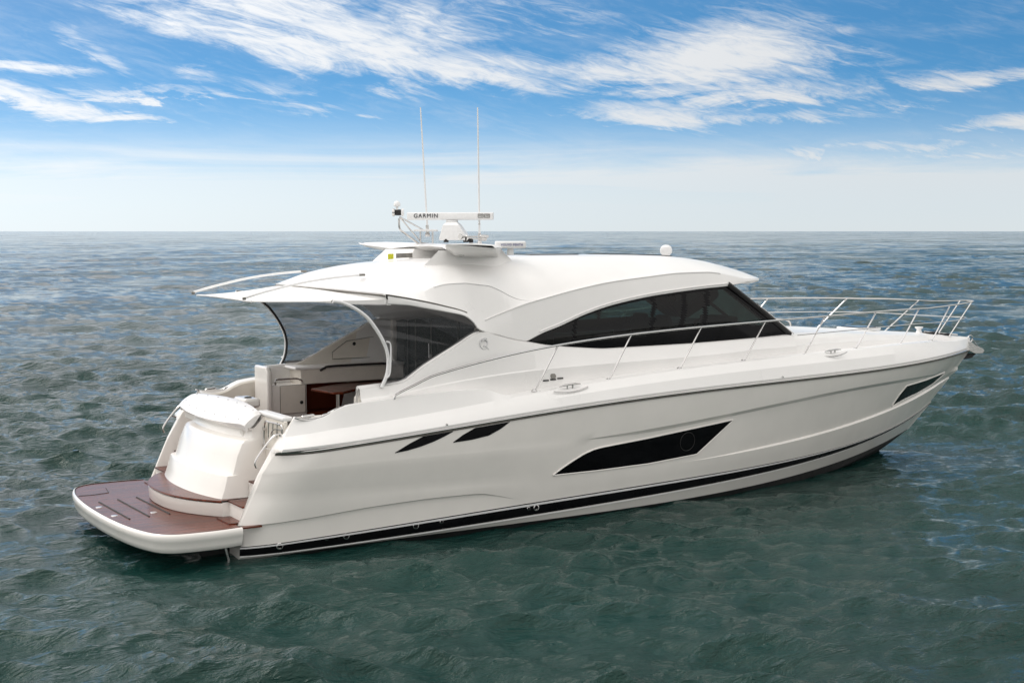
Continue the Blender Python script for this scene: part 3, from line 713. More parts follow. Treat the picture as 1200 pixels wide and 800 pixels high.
# --- side windows: strip between the roof edge and the sill -----------
def win_rows(inset):
    # u runs from the aft point to the slanted front edge
    U = np.linspace(0, 1, 90); top = []; bot = []
    for u in U:
        xt = 4.98 + (9.22 - 4.98) * u; xb = 4.98 + (10.70 - 4.98) * u
        top.append(np.array([xt, -(float(Ey(xt)) - .03), zEf(xt) - .004])); bot.append(np.array([xb, -(float(WBy(xb)) - .024), float(zWB(xb)) + .002]))
    return U, top, bot
U, wt, wb = win_rows(0)
NV = 22
def wpt(i, v): 
    p = wb[i] * (1 - v) + wt[i] * v; return p + np.array([0, -.02 * 4 * v * (1 - v), 0]) * min(1, (wt[i][2] - wb[i][2]) / .5)
frame = MB(); pane = MB()
mull = [(675, 2.0), (765.5, 2.6), (801, 3.0), (827.5, 2.8)]
P = [[wpt(i, k / NV) for k in range(NV + 1)] for i in range(len(U))]
def is_frame(p, i, k):
    px, py = proj(p)
    line = np.interp(px, [618, 642, 660, 760, 850, 905, 927], [400, 402.5, 403, 391, 381.5, 378, 390])
    if py > line + 1.0: return True
    if i >= len(U) - 4 or k == NV - 1 or i < 1: return True
    return any(abs(px + (py - 360) * .06 - m) < w for m, w in mull)
for i in range(len(U) - 1):
    for k in range(NV):
        q = [P[i][k], P[i+1][k], P[i+1][k+1], P[i][k+1]]; c = sum(q) / 4
        (frame if is_frame(c, i, k) else pane).add(q, [(0, 1, 2, 3)])
for nm, mb, mt in (('window_frame', frame, HULLGLASS), ('side_window', pane, GLASS)):
    mb.build(nm, mt, Y, smooth=60, recalc=True); mb.mirrored().build(nm, mt, Y, smooth=60)
# bright bead under the roof edge, along the window top
for s in (0, 1):
    t_ = MB(); t_.tube([p + np.array([0, -.03, .05]) for p in wt[4:]], .010, 6); (t_ if not s else t_.mirrored()).build('drip_moulding', TOP, ROOF)
# --- windscreen ----------------------------------------------------------
def plan(xc, xs, ys, n=25):                 # from the starboard corner round the centre line to port
    out = []
    for k in range(n):
        y = -ys + 2 * ys * k / (n - 1); out.append((xc - (xc - xs) * abs(y / ys) ** 2.0, y))
    return out
bl = [(x, y, 2.655 - .03 * (1 - (y/1.46)**2)) for x, y in plan(11.32, 10.70, 1.46)]
tl = [(x, y, 3.575) for x, y in plan(9.84, 9.22, 1.49)]
ws = MB(); ws.grid([[tuple(np.array(a)*(1-v) + np.array(b)*v) for a, b in zip(bl, tl)] for v in np.linspace(0, 1, 8)])
WS = ws.build('windscreen', GLASS, Y, smooth=60)
wf = MB()
for y_ in (-1, 1):
    a = np.array(bl[0 if y_ < 0 else -1]); b = np.array(tl[0 if y_ < 0 else -1])
    wf.tube([a + (0, 0, -.01), a*.5 + b*.5 + np.array([0, y_*.01, 0]), b], .045, 8)
for k in (8, 16): wf.tube([bl[k], tl[k]], .03, 6)
wf.tube([np.array(p) + (0, 0, .01) for p in bl], .035, 6); wf.build('screen_frame', RUBBER, WS)
tr = MB(); tr.tube([np.array(bl[0]) + (.085, -.01, -.005), np.array(bl[0])*.5 + np.array(tl[0])*.5 + (.075, -.02, 0), np.array(tl[0]) + (.07, -.01, -.04)], .011, 6); tr.build('screen_trim', STEEL, WS); tr.mirrored().build('screen_trim', STEEL, WS)
for y_ in (-.75, .15, .9):
    xk = 11.32 - .62 * abs(y_/1.46)**2
    wp = MB(); wp.tube([(xk + .03, y_, 2.68), (xk - .25, y_ - .05, 2.86), (xk - .72, y_ - .12, 3.18)], .010, 6); wp.lathe([(.02, 0), (.02, .05)], (xk + .05, y_, 2.63), 12)
    wp.build('wiper', RUBBER, WS)
# --- cabin interior (dark, seen through the glass) -----------------------
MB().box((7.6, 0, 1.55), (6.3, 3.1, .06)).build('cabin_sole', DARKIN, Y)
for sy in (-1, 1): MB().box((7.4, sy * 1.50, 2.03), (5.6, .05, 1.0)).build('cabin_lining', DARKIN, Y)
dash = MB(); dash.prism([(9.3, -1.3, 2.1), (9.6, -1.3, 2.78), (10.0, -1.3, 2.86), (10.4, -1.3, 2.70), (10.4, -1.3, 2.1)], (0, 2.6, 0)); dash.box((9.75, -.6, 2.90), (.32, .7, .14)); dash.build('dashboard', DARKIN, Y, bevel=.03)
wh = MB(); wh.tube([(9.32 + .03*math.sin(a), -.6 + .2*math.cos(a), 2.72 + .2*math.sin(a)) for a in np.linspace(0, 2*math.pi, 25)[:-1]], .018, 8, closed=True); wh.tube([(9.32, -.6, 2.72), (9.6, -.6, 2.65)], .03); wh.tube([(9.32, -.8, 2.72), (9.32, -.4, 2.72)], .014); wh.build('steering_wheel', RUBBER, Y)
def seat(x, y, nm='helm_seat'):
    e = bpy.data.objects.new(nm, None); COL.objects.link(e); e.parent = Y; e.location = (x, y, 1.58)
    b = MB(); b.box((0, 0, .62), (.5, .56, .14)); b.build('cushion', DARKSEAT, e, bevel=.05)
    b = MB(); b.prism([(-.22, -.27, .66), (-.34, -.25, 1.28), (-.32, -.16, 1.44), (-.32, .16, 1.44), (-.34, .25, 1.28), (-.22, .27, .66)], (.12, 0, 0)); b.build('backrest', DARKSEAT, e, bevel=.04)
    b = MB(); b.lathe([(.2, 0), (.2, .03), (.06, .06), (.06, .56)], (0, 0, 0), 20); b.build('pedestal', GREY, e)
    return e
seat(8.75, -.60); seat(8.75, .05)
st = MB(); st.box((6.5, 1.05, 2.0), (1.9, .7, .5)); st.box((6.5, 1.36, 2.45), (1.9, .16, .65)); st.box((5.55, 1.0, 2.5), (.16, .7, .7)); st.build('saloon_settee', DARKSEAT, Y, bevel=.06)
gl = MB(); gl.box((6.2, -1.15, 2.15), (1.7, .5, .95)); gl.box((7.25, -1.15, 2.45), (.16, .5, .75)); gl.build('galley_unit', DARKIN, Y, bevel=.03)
# --- aft bulkhead with dark glass doors ------------------------------------
XB = 4.40
bk = MB()
bk.box((XB + .05, 0, 3.30), (.08, 2.9, .16))
bk.build('aft_bulkhead', CREAM, Y)
pil = MB()
pil.prism([(4.04, -1.60, 2.3), (4.04, -1.60, 3.02), (4.14, -1.60, 3.0), (4.14, -1.60, 2.3)], (0, -.10, 0)); pil.build('door_pillar', CREAM, Y, bevel=.02); 
pp = MB(); pp.prism([(4.26, 1.60, 1.3), (4.26, 1.60, 3.35), (4.40, 1.60, 3.35), (4.40, 1.60, 1.3)], (0, .18, 0)); pp.build('door_pillar', CREAM, Y, bevel=.02)
MB().box((4.36, 1.44, 2.3), (.05, .30, 2.0)).build('door_gap', RUBBER, Y)  # black strip filling the dark gap between pillar and glass doors
ys_ = [1.29, .98, .42, -.5, -1.6]
for a, b in zip(ys_, ys_[1:]):
    d = MB(); d.box((XB, (a+b)/2, 2.27), (.02, a - b - .02, 1.92)); D = d.build('saloon_door', DOORGLASS, Y)
    for yy in (a - .012, b + .012):
        MB().box((XB - .014, yy, 2.27), (.012, .010, 1.92)).build('door_stile', GREY, D)
    if a == .42:
        h = MB(); h.tube([(XB - .03, .37, 2.36), (XB - .08, .37, 2.38), (XB - .08, .37, 2.62), (XB - .03, .37, 2.64)], .014); h.box((XB - .03, .36, 2.38), (.04, .10, .12)); h.build('door_handle', STEEL, D)
        MB().box((XB - .02, .22, 2.14), (.012, .0, .0)) if False else None
        c = MB(); c.box((XB + .5, -.2, 2.06), (.5, .85, .7)); c.build('galley_cabinet', CREAM, Y, bevel=.02)
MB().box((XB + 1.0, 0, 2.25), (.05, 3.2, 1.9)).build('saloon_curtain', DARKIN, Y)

# --- stern quarter: the wing beside the steps -----------------------------
def wing():
    w = MB(); rowsw = []
    edge = sorted([r[0] for r in top_rows if r[0][2] > .3] + [rows[k][0] for k in 'abcdef'], key=lambda p: p[2])
    for p in edge:
        z = p[2]; xi = float(np.interp(z, [.3, .43, 1.09, 1.52, 1.89, 2.0], [-.02, .03, .32, .58, .91, 1.0]))
        yi = -1.955
        rowsw.append([(max(xi + .9, 1.3), yi, z), (xi + .04, yi, z), (xi + .005, yi - .012, z), (xi - .004, yi - .04, z), (p[0]*.6 + xi*.4 - .012, p[1]*.55 + yi*.45, z), (p[0] - .004, p[1] + .012, z), p])
    w.grid(rowsw); return w
wg = wing(); WINGS = wg.build('stern_quarter', GEL, Y, smooth=50); WINGP = wg.mirrored().build('stern_quarter', GEL, Y, smooth=50)
# coaming liners inside the cockpit
ln = MB(); gl_ = [p for p in rows['g'] if p[0] < 4.4]
ln.grid([gl_, [(p[0], p[1] + .03, p[2] - .03) for p in gl_], [(p[0], p[1] + .035, p[2] - .30) for p in gl_], [(p[0], p[1] + .075, p[2] - .33) for p in gl_], [(p[0], p[1] + .08, 1.22) for p in gl_]])
ln.build('cockpit_liner', CREAM, Y); ln.mirrored().build('cockpit_liner', CREAM, Y)
# --- swim platform --------------------------------------------------------
half = [(-1.425, 0), (-1.42, .4), (-1.40, .8), (-1.365, 1.2), (-1.30, 1.6), (-1.20, 1.95), (-1.08, 2.14), (-.90, 2.25), (-.65, 2.285), (-.3, 2.29), (.01, 2.25)]
out_ = [(x, -y) for x, y in half[::-1]] + half[1:]
ol = spline([(x, y, 0) for x, y in out_], 6)
def ring(ins, z):
    r = []
    for i, p in enumerate(ol):
        a = ol[max(0, i-1)]; b = ol[min(len(ol)-1, i+1)]; t = b - a; t /= np.linalg.norm(t); n = np.array([-t[1], t[0], 0]); n = -n if n[0]*( -.2-p[0]) + n[1]*(0-p[1]) < 0 else n
        q = p + n * ins; r.append((min(q[0], .01), q[1], z))
    return r
pf = MB(); pf.grid([ring(.042, .448), ring(.032, .458), ring(.010, .446), ring(0, .42), ring(0, .36), ring(.012, .345), ring(.022, .27), ring(.05, .205), ring(.08, .185)])
bt = ring(.08, .185); pf.add(bt, [tuple(range(len(bt)))]); PLAT = pf.build('swim_platform', GEL, Y, smooth=45)
tp = ring(.042, .448); tk = MB(); tk.add(tp + [(p[0], p[1], .43) for p in tp], [tuple(range(len(tp)))]); tk.build('teak_deck', TEAK, PLAT)
line = MB(); line.tube([(p[0], p[1], .452) for p in ring(.040, .45)], .007, 5); line.build('deck_caulking', RUBBER, PLAT)
ln_ = MB(); ln_.grid([ring(.050, .200), ring(.060, .190)]); ln_.build('platform_edge_strip', STEEL, PLAT)
for a, b in [((116, 588), (152, 608)), ((138, 585), (175, 605)), ((160, 582.5), (199, 602))]:
    p, q = onz(*a, .449), onz(*b, .449); MB().tube([p, q], .013, 6).build('chock_slot', RUBBER, PLAT)
hl = MB(); hl.tube([onz(92, 581, .449), onz(110, 579.5, .449), onz(127.5, 577, .449), onz(124, 571.5, .449)], .006, 5); hl.build('hatch_seam', RUBBER, PLAT)
for a in [(116, 594), (134, 604), (180, 600)]:
    p = onz(*a, .448); m_ = MB(); m_.lathe([(.05, 0), (.045, .006), (.0, .008)], p, 16); m_.build('deck_fitting', STEEL, PLAT)
# lower transom, brackets and trim tab
lt = MB(); lt.box((.12, 0, -.05), (.08, 3.7, .8)); lt.build('lower_transom', ANTI, Y)
for sy in (-1.6, 1.6):
    b = MB(); b.prism([(.05, sy, .2), (-.55, sy, .2), (-.05, sy, -.35), (.05, sy, -.35)], (0, .1, 0)); b.build('platform_bracket', ANTI, PLAT)
t_ = MB(); t_.prism([(-.12, -1.9, .19), (-.15, -1.9, .19), (-.05, -1.9, -.2), (-.02, -1.9, -.2)], (0, .02, 0)); t_.build('stern_strut', STEEL, PLAT)
for s in (-1, 1): MB().box((.17, s*2.115, .425), (.30, .09, .02)).build('corner_tread', TEAK, WINGS if s < 0 else WINGP)
# --- transom module: step, garage door, sun pad -----------------------------
xs0 = lambda y: -.47 + .52 * abs(y / 1.42) ** 2.4
ysx = np.linspace(-1.40, 1.40, 41)
sp_ = MB(); sp_.grid([[(xs0(y) + .012, y, .452) for y in ysx], [(xs0(y), y, .47) for y in ysx], [(xs0(y) - .01, y, .64) for y in ysx], [(xs0(y) + .02, y, .655) for y in ysx], [(.35, y, .655) for y in ysx]])
for s in (-1.40, 1.40):
    sp_.add([(xs0(s), s, .452), (xs0(s) - .01, s, .655), (.35, s, .655), (.35, s, .452)], [(0, 1, 2, 3)])
STEP = sp_.build('transom_step', GEL, Y)
st_ = MB(); st_.grid([[(xs0(y) - .008, y, .652) for y in ysx], [(xs0(y) - .022, y, .668) for y in ysx], [(xs0(y) - .008, y, .684) for y in ysx], [(.30, y, .684) for y in ysx]]); st_.build('teak_tread', TEAK, STEP)
bx0 = lambda y: .07 - .20 * (1 - abs(y / 1.32) ** 2.2)
prof = [(0, .680), (.055, .82), (.10, .985), (.110, 1.003), (.180, 1.013), (.20, 1.05), (.265, 1.27), (.345, 1.44), (.375, 1.475), (.42, 1.495), (.475, 1.52), (.50, 1.57), (.50, 1.62), (.45, 1.665)]
yu = np.linspace(-1, 1, 49)
def tu(y01, dx, z):
    wd = 1.33 - .05 * (z - .68)                       # a little narrower upward
    y = y01 * wd; r = max(0, abs(y01) - .93) / .07     # rounded sides
    return (bx0(y) + dx + .07 * r ** 2.2, y - math.copysign(.03 * r ** 3, y), z)
tm = MB(); tm.grid([[tu(a, dx, z) for a in yu] for dx, z in prof])
for s in (-1, 1):
    L = [tu(s, dx, z) for dx, z in prof]
    tm.grid([L, [(.74, p[1], p[2] + max(0, p[2] - 1.4) * .62) for p in L]])
GAR = tm.build('garage_door', GEL, Y, smooth=28)
pd = MB(); top_ = []; PW = 1.33
def pad_pt(a, v, lower):
    y = .22 + a * 1.43; e = abs(a)
    xf = .30 + .15 * e ** 2.2; xb = .84 - .16 * e ** 2; x = xf + (xb - xf) * v
    z = 1.715 + .04 * e**2 + (.125 + .085 * (1 - e**2)) * (math.sin(v * math.pi / 2) ** .9) + (0 if not lower else -.0)
    r = max(0, e - .93) / .07
    return (x + .02 * r**2, y, z - .03 * r**2 - (.055 + .06 * e**4 if lower else 0))
NA = 41; aa = np.linspace(-1, 1, NA); vv = np.linspace(0, 1, 9)
pr_ = [[pad_pt(a, v, 0) for a in aa] for v in vv]; lo_ = [[pad_pt(a, v, 1) for a in aa] for v in vv]
nose = [[(p[0] - .025, p[1], p[2] - .028) for p in pr_[0]]]
bk_ = [[(p[0] + .01, p[1], 1.25) for p in pr_[-1]]]
pd.grid([lo_[4], lo_[0]] + nose + pr_ + bk_)
for i in (0, -1):
    pd.add([lo_[4][i], lo_[0][i], nose[0][i]] + [r[i] for r in pr_], [tuple(range(3 + len(pr_)))])
PAD = pd.build('sun_pad_lid', TOP, Y, smooth=40)
for k in range(7):
    a = -.85 + 1.7 * k / 6
    for v in (.12, .8): 
        p = pad_pt(a, v, 0); m_ = MB(); m_.lathe([(.014, 0), (.012, .006), (0, .008)], p, 10); m_.build('snap_stud', STEEL, PAD)
# grey seam each side of the door, cup holder fitting
MB().box((.60, .20, 1.66), (.26, 2.56, .30)).build('pad_base', GEL, PAD, bevel=.02)
ck = MB(); ck.box((1.05, .25, 1.86), (.26, .5, .14)); CK = ck.build('aft_console', GEL, Y, bevel=.04)
r_ = MB(); r_.lathe([(.055, 0), (.055, .012), (.04, .014), (.035, -.02)], (1.05, .2, 1.93), 18); r_.build('cup_holder', RUBBER, CK)
# --- steps each side -----------------------------------------------------
for s in (-1, 1):
    sb = MB()
    for x0, z in ((.13, .66), (.46, .905), (.78, 1.14)):
        sb.box(((x0 + 1.3)/2, s*1.655, (z + .3)/2), (1.3 - x0, .66, z - .3))
    SB_ = sb.build('boarding_steps', GEL, Y)
    for x0, x1, z in ((.11, .46, .66), (.44, .78, .905), (.76, 1.3, 1.14)):
        t = MB(); t.box(((x0+x1)/2, s*1.655, z + .012), (x1 - x0, .60, .024)); t.build('teak_tread', TEAK, SB_, bevel=.006)
    t = MB(); t.box((.03, s*1.68, .452), (.2, .5, .02)); t.build('teak_tread', TEAK, SB_)
    # stainless grab rail on the wing
    px_ = [(302, 548), (300.5, 543), (303, 536), (315, 519), (323, 510.5), (329, 508), (330, 511)]
    h = MB(); h.tube(spline([ony(a, b, -2.02) + np.array([-.02, 0, 0]) for a, b in px_], 5), .014, 8)
    h.tube([ony(311, 525, -2.02), ony(315.5, 526, -2.0)], .012, 6)
    (h if s < 0 else h.mirrored()).build('grab_rail', STEEL, WINGS if s < 0 else WINGP)
    # bollards in the coaming corner scoop
    for (a, b), (c, d) in (((354, 484.5), (368, 483.2)), ((378, 483), (394, 480.5))):
        q0, q1 = ony(a, b, -2.0), ony(c, d, -2.0); mid = (q0 + q1) / 2
        bo = MB(); q0 = q0 - np.array([0, 0, .05]); q1 = q1 - np.array([0, 0, .04]); bo.tube([q0, q0*.9+q1*.1 + np.array([0,0,.008]), q0*.1+q1*.9 + np.array([0,0,.008]), q1], [.014, .022, .022, .014], 8)
        for f in (.35, .65):
            m_ = q0*(1-f) + q1*f; bo.lathe([(.03, -.13), (.018, -.1), (.018, 0)], m_, 10)
        (bo if s < 0 else bo.mirrored()).build('bollard', STEEL, Y)
    gr_ = MB(); gr_.tube(spline([ony(a, b, -2.06) for a, b in [(345, 489), (352, 491), (362, 492), (375, 490), (386, 485), (395, 479.5), (403, 476)]], 4), .018, 8)
    (gr_ if s < 0 else gr_.mirrored()).build('scoop_rail', STEEL, Y)
# starboard transom gate with the folded stainless ladder
gt = MB(); gt.box((.76, -1.60, 1.48), (.05, .80, .70)); GT = gt.build('transom_gate', CREAM, Y, bevel=.015)
gc = MB(); gc.box((.80, -1.50, 1.855), (.16, .95, .07)); gc.build('gate_cap', TOP, GT, bevel=.025)
gtp = MB(); gtp.box((.90, 1.62, 1.46), (.06, .74, .6)); gtp.build('transom_gate', CREAM, Y, bevel=.015)
ld = MB(); q = lambda a, b: onx(a, b, .70)
ld.tube(spline([q(310, 523), q(309.5, 508), q(311, 494), q(315, 494.5), q(326, 497), q(330.5, 500), q(330.5, 508)], 4), .013, 6)
for a in (315, 320, 325): ld.tube([q(a, 495), q(a - .5, 513)], .009, 6)
ld.tube(spline([q(318, 515), q(318, 507), q(322, 503), q(330, 504)], 4), .010, 6)
for b in (502, 522): ld.lathe([(.03, -.02), (.03, .02)], q(309.5, b), 10, (1, 0, 0))
ld.build('boarding_ladder', STEEL, Y)
# --- cockpit -----------------------------------------------------------------
MB().box((2.7, 0, 1.22), (3.5, 3.7, .06)).build('cockpit_sole', TEAK, Y)
ep = MB(); ep.prism([(1.80, 1.27, 1.25), (1.80, 1.27, 2.17), (1.80, 1.36, 2.27), (1.80, 1.85, 2.27), (1.80, 1.85, 1.25)], (.09, 0, 0)); ep.build('locker_end_panel', GEL, Y, bevel=.03)
lb = MB(); lb.box((2.20, 1.57, 1.60), (.62, .54, .72)); LB = lb.build('refreshment_locker', GEL, Y, bevel=.02)
ldoor = MB(); ldoor.box((2.25, 1.292, 1.72), (.44, .02, .46)); LD = ldoor.build('locker_door', CREAM, LB, bevel=.004)
m_ = MB(); m_.lathe([(.028, 0), (.03, .01), (.02, .015), (0, .012)], (2.40, 1.28, 1.66), 14, (0, -1, 0)); m_.build('door_latch', RUBBER, LB)
m_ = MB(); sx = [(1.96, 1.32, 1.97), (1.96, 1.32, 2.05), (2.1, 1.32, 2.055), (2.32, 1.32, 2.055), (2.42, 1.32, 2.02), (2.43, 1.32, 1.97)]; m_.tube(spline(sx, 4), .016, 8); m_.build('handrail', STEEL, LB)
ct = MB(); ct.box((3.37, 1.60, 2.075), (1.93, .56, .25)); CT = ct.build('counter_front', CREAM, Y, bevel=.02)
cp = MB(); cp.box((3.32, 1.60, 2.22), (2.04, .62, .05)); cp.build('counter_top', TOP, CT, bevel=.02)
m_ = MB(); m_.tube(spline([(2.75, 1.30, 2.17), (2.82, 1.27, 2.21), (2.95, 1.27, 2.235), (3.8, 1.27, 2.235), (4.0, 1.27, 2.22), (4.06, 1.30, 2.17)], 5), .020, 8); m_.build('handrail', RUBBER, CT)
wd_ = MB(); wd_.box((3.42, 1.72, 1.60), (1.8, .04, .70)); wd_.box((3.42, 1.5, 1.36), (1.8, .45, .24)); wd_.build('wooden_locker_front', TEAK, Y)
# port wing inside face with its hatch
wi = MB(); zi = lambda x: float(np.interp(x, [2.45, 3.3, 4.02, 4.3], [2.24, 2.65, 2.98, 3.1]))
wi.prism([(2.45, 1.70, 2.24), (2.62, 1.70, 2.31), (3.3, 1.70, 2.63), (4.02, 1.70, 2.96), (4.28, 1.70, 3.06), (4.28, 1.70, 2.24)], (0, .03, 0)); wi.build('wing_lining', CREAM, Y)
hp = MB(); hp.prism([(3.16, 1.696, 2.32), (3.16, 1.696, 2.42), (3.42, 1.696, 2.60), (3.95, 1.696, 2.66), (3.95, 1.696, 2.32)], (0, -.012, 0)); HPT = hp.build('wing_hatch', CREAM, Y, bevel=.004)
sm_ = MB(); sm_.tube([(3.15, 1.685, 2.31), (3.15, 1.685, 2.43), (3.42, 1.685, 2.61), (3.96, 1.685, 2.67), (3.96, 1.685, 2.31)], .006, 5, closed=True); sm_.build('hatch_seam', GREY, HPT)
sm_ = MB(); sm_.tube([(2.025, 1.281, 1.49), (2.025, 1.281, 1.955), (2.475, 1.281, 1.955), (2.475, 1.281, 1.49)], .006, 5, closed=True); sm_.build('door_seam', GREY, LB)
m_ = MB(); m_.lathe([(.03, 0), (.032, .01), (.02, .018), (0, .016)], (3.56, 1.686, 2.56), 14, (0, -1, 0)); m_.build('hatch_latch', RUBBER, HPT)
# starboard settee
se = MB(); se.box((3.1, -1.55, 1.45), (2.1, .6, .42)); SE = se.build('cockpit_settee', VINYL, Y, bevel=.06)
sk = MB(); sk.prism([(1.98, -1.80, 1.6), (1.98, -1.80, 2.06), (2.06, -1.80, 2.165), (2.5, -1.80, 2.21), (4.1, -1.80, 2.22), (4.1, -1.80, 1.6)], (0, .2, 0)); sk.build('backrest', VINYL, SE, bevel=.05)
# table
tbl = bpy.data.objects.new('cockpit_table', None); COL.objects.link(tbl); tbl.parent = Y; tbl.location = (0, 0, 0)
tz = 1.93
tpx = [(364, 455), (391, 459.5), (402, 459), (449, 448), (449, 441.5), (414, 446)]
tl_ = [onz(a, b, tz) for a, b in tpx]; print('table', [np.round(p, 2) for p in tl_])
tb = MB(); tb.prism(tl_, (0, 0, -.04)); tb.build('tabletop', TEAK, tbl, bevel=.012)
lx = onz(396, 459, tz); lg = MB(); lg.lathe([(.10, 0), (.10, .02), (.035, .03), (.035, tz - 1.25 - .04)], (lx[0] + .05, lx[1] + .1, 1.25), 18); lg.build('leg', STEEL, tbl)

# --- awning, its arms, struts and screens -----------------------------------
AW = 1.16
aw = []
for v in np.linspace(0, 1, 16):
    row = []
    for u in np.linspace(-1, 1, 33):
        ya = u * AW; xa = .50 + .11 * abs(u) ** 2.2; za_ = 3.485 + .03 * (1 - u*u)
        yf = u * 1.91; xf = XH + .05 + .66 * abs(u) ** 2.6; zf = 3.50 + (3.645 - 3.50) * (1 - abs(u) ** 2.6)
        f = v; fy = v ** .85
        row.append((xa*(1-f) + xf*f, ya*(1-fy) + yf*fy, za_*(1-f) + zf*f - .02 * math.sin(math.pi*v) * (1 - .5*abs(u))))
    aw.append(row)
am = MB(); am.grid(aw); am.grid([[(p[0], p[1], p[2] - .012) for p in r] for r in aw])
edge = aw[0]; am.grid([edge, [(p[0], p[1], p[2] - .012) for p in edge]])
for e_ in (0, -1):
    ed = [r[e_] for r in aw]; am.grid([ed, [(p[0], p[1], p[2] - .012 - .075 * sstep(v, .35, 1.)) for p, v in zip(ed, np.linspace(0, 1, len(ed)))]])
AWN = am.build('awning', FABRIC, Y, smooth=60)
hb = MB(); hb.tube([(p[0] - .01, p[1], p[2] - .006) for p in aw[0]], .016, 8); hb.build('hem_bar', WHITEM, AWN)
arm = MB(); ap = spline([ony(a, b, -1.1) for a, b in [(287, 349), (303, 344), (322, 338.8), (355, 331), (390, 325.4), (424, 322)]], 5)
arm.tube(ap, .019, 8); arm.build('awning_arm', WHITEM, Y); arm.mirrored().build('awning_arm', WHITEM, Y)
for s in (-1, 1):
    for q_, d_ in ((ap[0] * np.array([1, -s, 1]) + np.array([-.01, 0, -.01]), (.05, .04, .04)), (ap[-1] * np.array([1, -s, 1]), (.10, .05, .035))):
        MB().box(tuple(q_), d_).build('arm_bracket', GREY, Y, bevel=.01)
seam = MB(); seam.tube([(p[0], p[1] * 1.002 - .004, p[2] - .012) for p in [r[0] for r in re_] if p[0] < 3.85], .012, 6); seam.build('roof_seam', SHADEGAP, ROOF); seam.mirrored().build('roof_seam', SHADEGAP, ROOF)
sa_ = MB(); sa_.tube([(p[0] - .012, p[1], p[2] - .03) for p in aft] + [(p[0] - .012, -p[1], p[2] - .03) for p in aft[::-1][1:]], .013, 6); sa_.build('roof_seam', SHADEGAP, ROOF)
for s in (0, 1):  # thin beads added along roof ridge and crease to draw highlight lines
    rg = MB(); rg.tube([(p[0][0], p[0][1] - .001, p[0][2] + .003) for p in re_ if 4.15 < p[0][0] < 9.1], .011, 6); (rg if not s else rg.mirrored()).build('ridge_highlight_bead', TOP, ROOF)
    rg = MB(); rg.tube([(r[1][0], r[1][1], r[1][2]) for r in rt if 3.3 < r[1][0] < 5.25], .010, 6); (rg if not s else rg.mirrored()).build('crease_highlight_bead', TOP, ROOF)
spx = [(390, 353), (400, 354.5), (415, 361), (430, 372), (441, 386), (449, 400), (453.5, 412), (455, 425), (453, 440), (447, 454)]
sp3 = spline([ony(a, b, -1.92) for a, b in spx], 6)
for s in (0, 1):
    t_ = MB(); t_.tube(sp3, .027, 10); t_ = t_ if not s else t_.mirrored(); ST_ = t_.build('roof_strut', WHITEM, Y)
    g_ = MB(); g_.tube([p + np.array([.0, .030, 0]) for p in sp3], .020, 8); (g_ if not s else g_.mirrored()).build('strut_gasket', RUBBER, ST_)
    h_ = MB(); h_.tube(spline([ony(a, b, -1.98) for a, b in [(453, 400), (457, 402), (458, 410), (457.5, 432), (456, 440), (452.5, 443)]], 5), .012, 8); (h_ if not s else h_.mirrored()).build('strut_handle', WHITEM, ST_)
    wing_e = [p for p in cr[4] if 2.35 < p[0] < 4.0]
    roof_e = [r[-1] for r in re_ if 2.2 < r[-1][0] < 4.05]
    loop = [tuple(p) for p in sp3[8:]] + [(p[0], p[1] + .02, p[2]) for p in wing_e] + [(p[0], p[1] + .02, p[2]) for p in roof_e[::-1]]
    sc_ = MB(); sc_.add(loop, [tuple(range(len(loop)))]); (sc_ if not s else sc_.mirrored()).build('side_screen', SMOKE, Y, smooth=0, recalc=False)
    wc = MB(); wc.tube([(p[0], p[1] + .04, p[2] + .0) for p in cr[4] if p[0] < 4.05], .03, 8); (wc if not s else wc.mirrored()).build('wing_capping', TOP, CABS if not s else CABP)
# emblem on the wing
ec = hit(CB, 567.5, 402.5, .006); e1 = hit(CB, 575, 402, .006); 
if ec is not None and e1 is not None:
    xd = Vector(e1 - ec).normalized(); zd = Vector((0, 0, 1)); n_ = xd.cross(zd); R_ = .085
    em = MB(); P2 = lambda a, b: np.array(Vector(ec) + xd * a + zd * b)
    em.tube([P2(R_*math.cos(t), R_*math.sin(t)) for t in np.linspace(math.radians(-300), math.radians(-52), 28)], .010, 6)
    em.tube([P2(-.048, .04)] + [P2(.0 + .052*math.cos(t), .012 + .052*math.sin(t)) for t in np.linspace(math.radians(110), math.radians(-95), 14)] + [P2(-.02, -.035)], .013, 6)
    em.tube([P2(-.01, -.02), P2(.08, -.095)], .011, 6)
    em.build('emblem', EMBL, CABS)
    text_mesh('emblem_lettering', 'RIVIERA', .05, P2(.02, -.15), xd, zd, EMBL, CABS, .003)

# --- mast wing on the roof ---------------------------------------------------
def zroof(x, y):
    h = RBV.ray_cast(Vector((x, -abs(y), 6)), Vector((0, 0, -1)))[0]; return h.z if h else 4.0
secs = [(-1.56, 3.60, 4.45, 4.26, 4.29), (-1.50, 3.60, 4.55, 4.20, 4.30), (-.95, 3.92, 4.95, 4.08, 4.285), (-.55, 4.06, 5.08, 4.15, 4.28), (0, 4.12, 5.15, 4.18, 4.28)]
secs += [(-a, b, c, d, e) for a, b, c, d, e in secs[:-1][::-1]]
mw = MB(); rws = []
for y, x0, x1, z0, z1 in secs:
    c = x1 - x0; rws.append([(x0, y, (z0+z1)/2 + .02), (x0 + .1*c, y, z1 - .004), (x0 + .5*c, y, z1 + .01), (x1 - .08*c, y, z1 - .02), (x1, y, z1 - .06), (x1 - .06*c, y, z0 + .005), (x0 + .5*c, y, z0 - .01), (x0 + .15*c, y, z0 + .02)])
mw.grid(rws, closed=True, caps=True); MW = mw.build('mast_wing', TOP, Y, smooth=40)
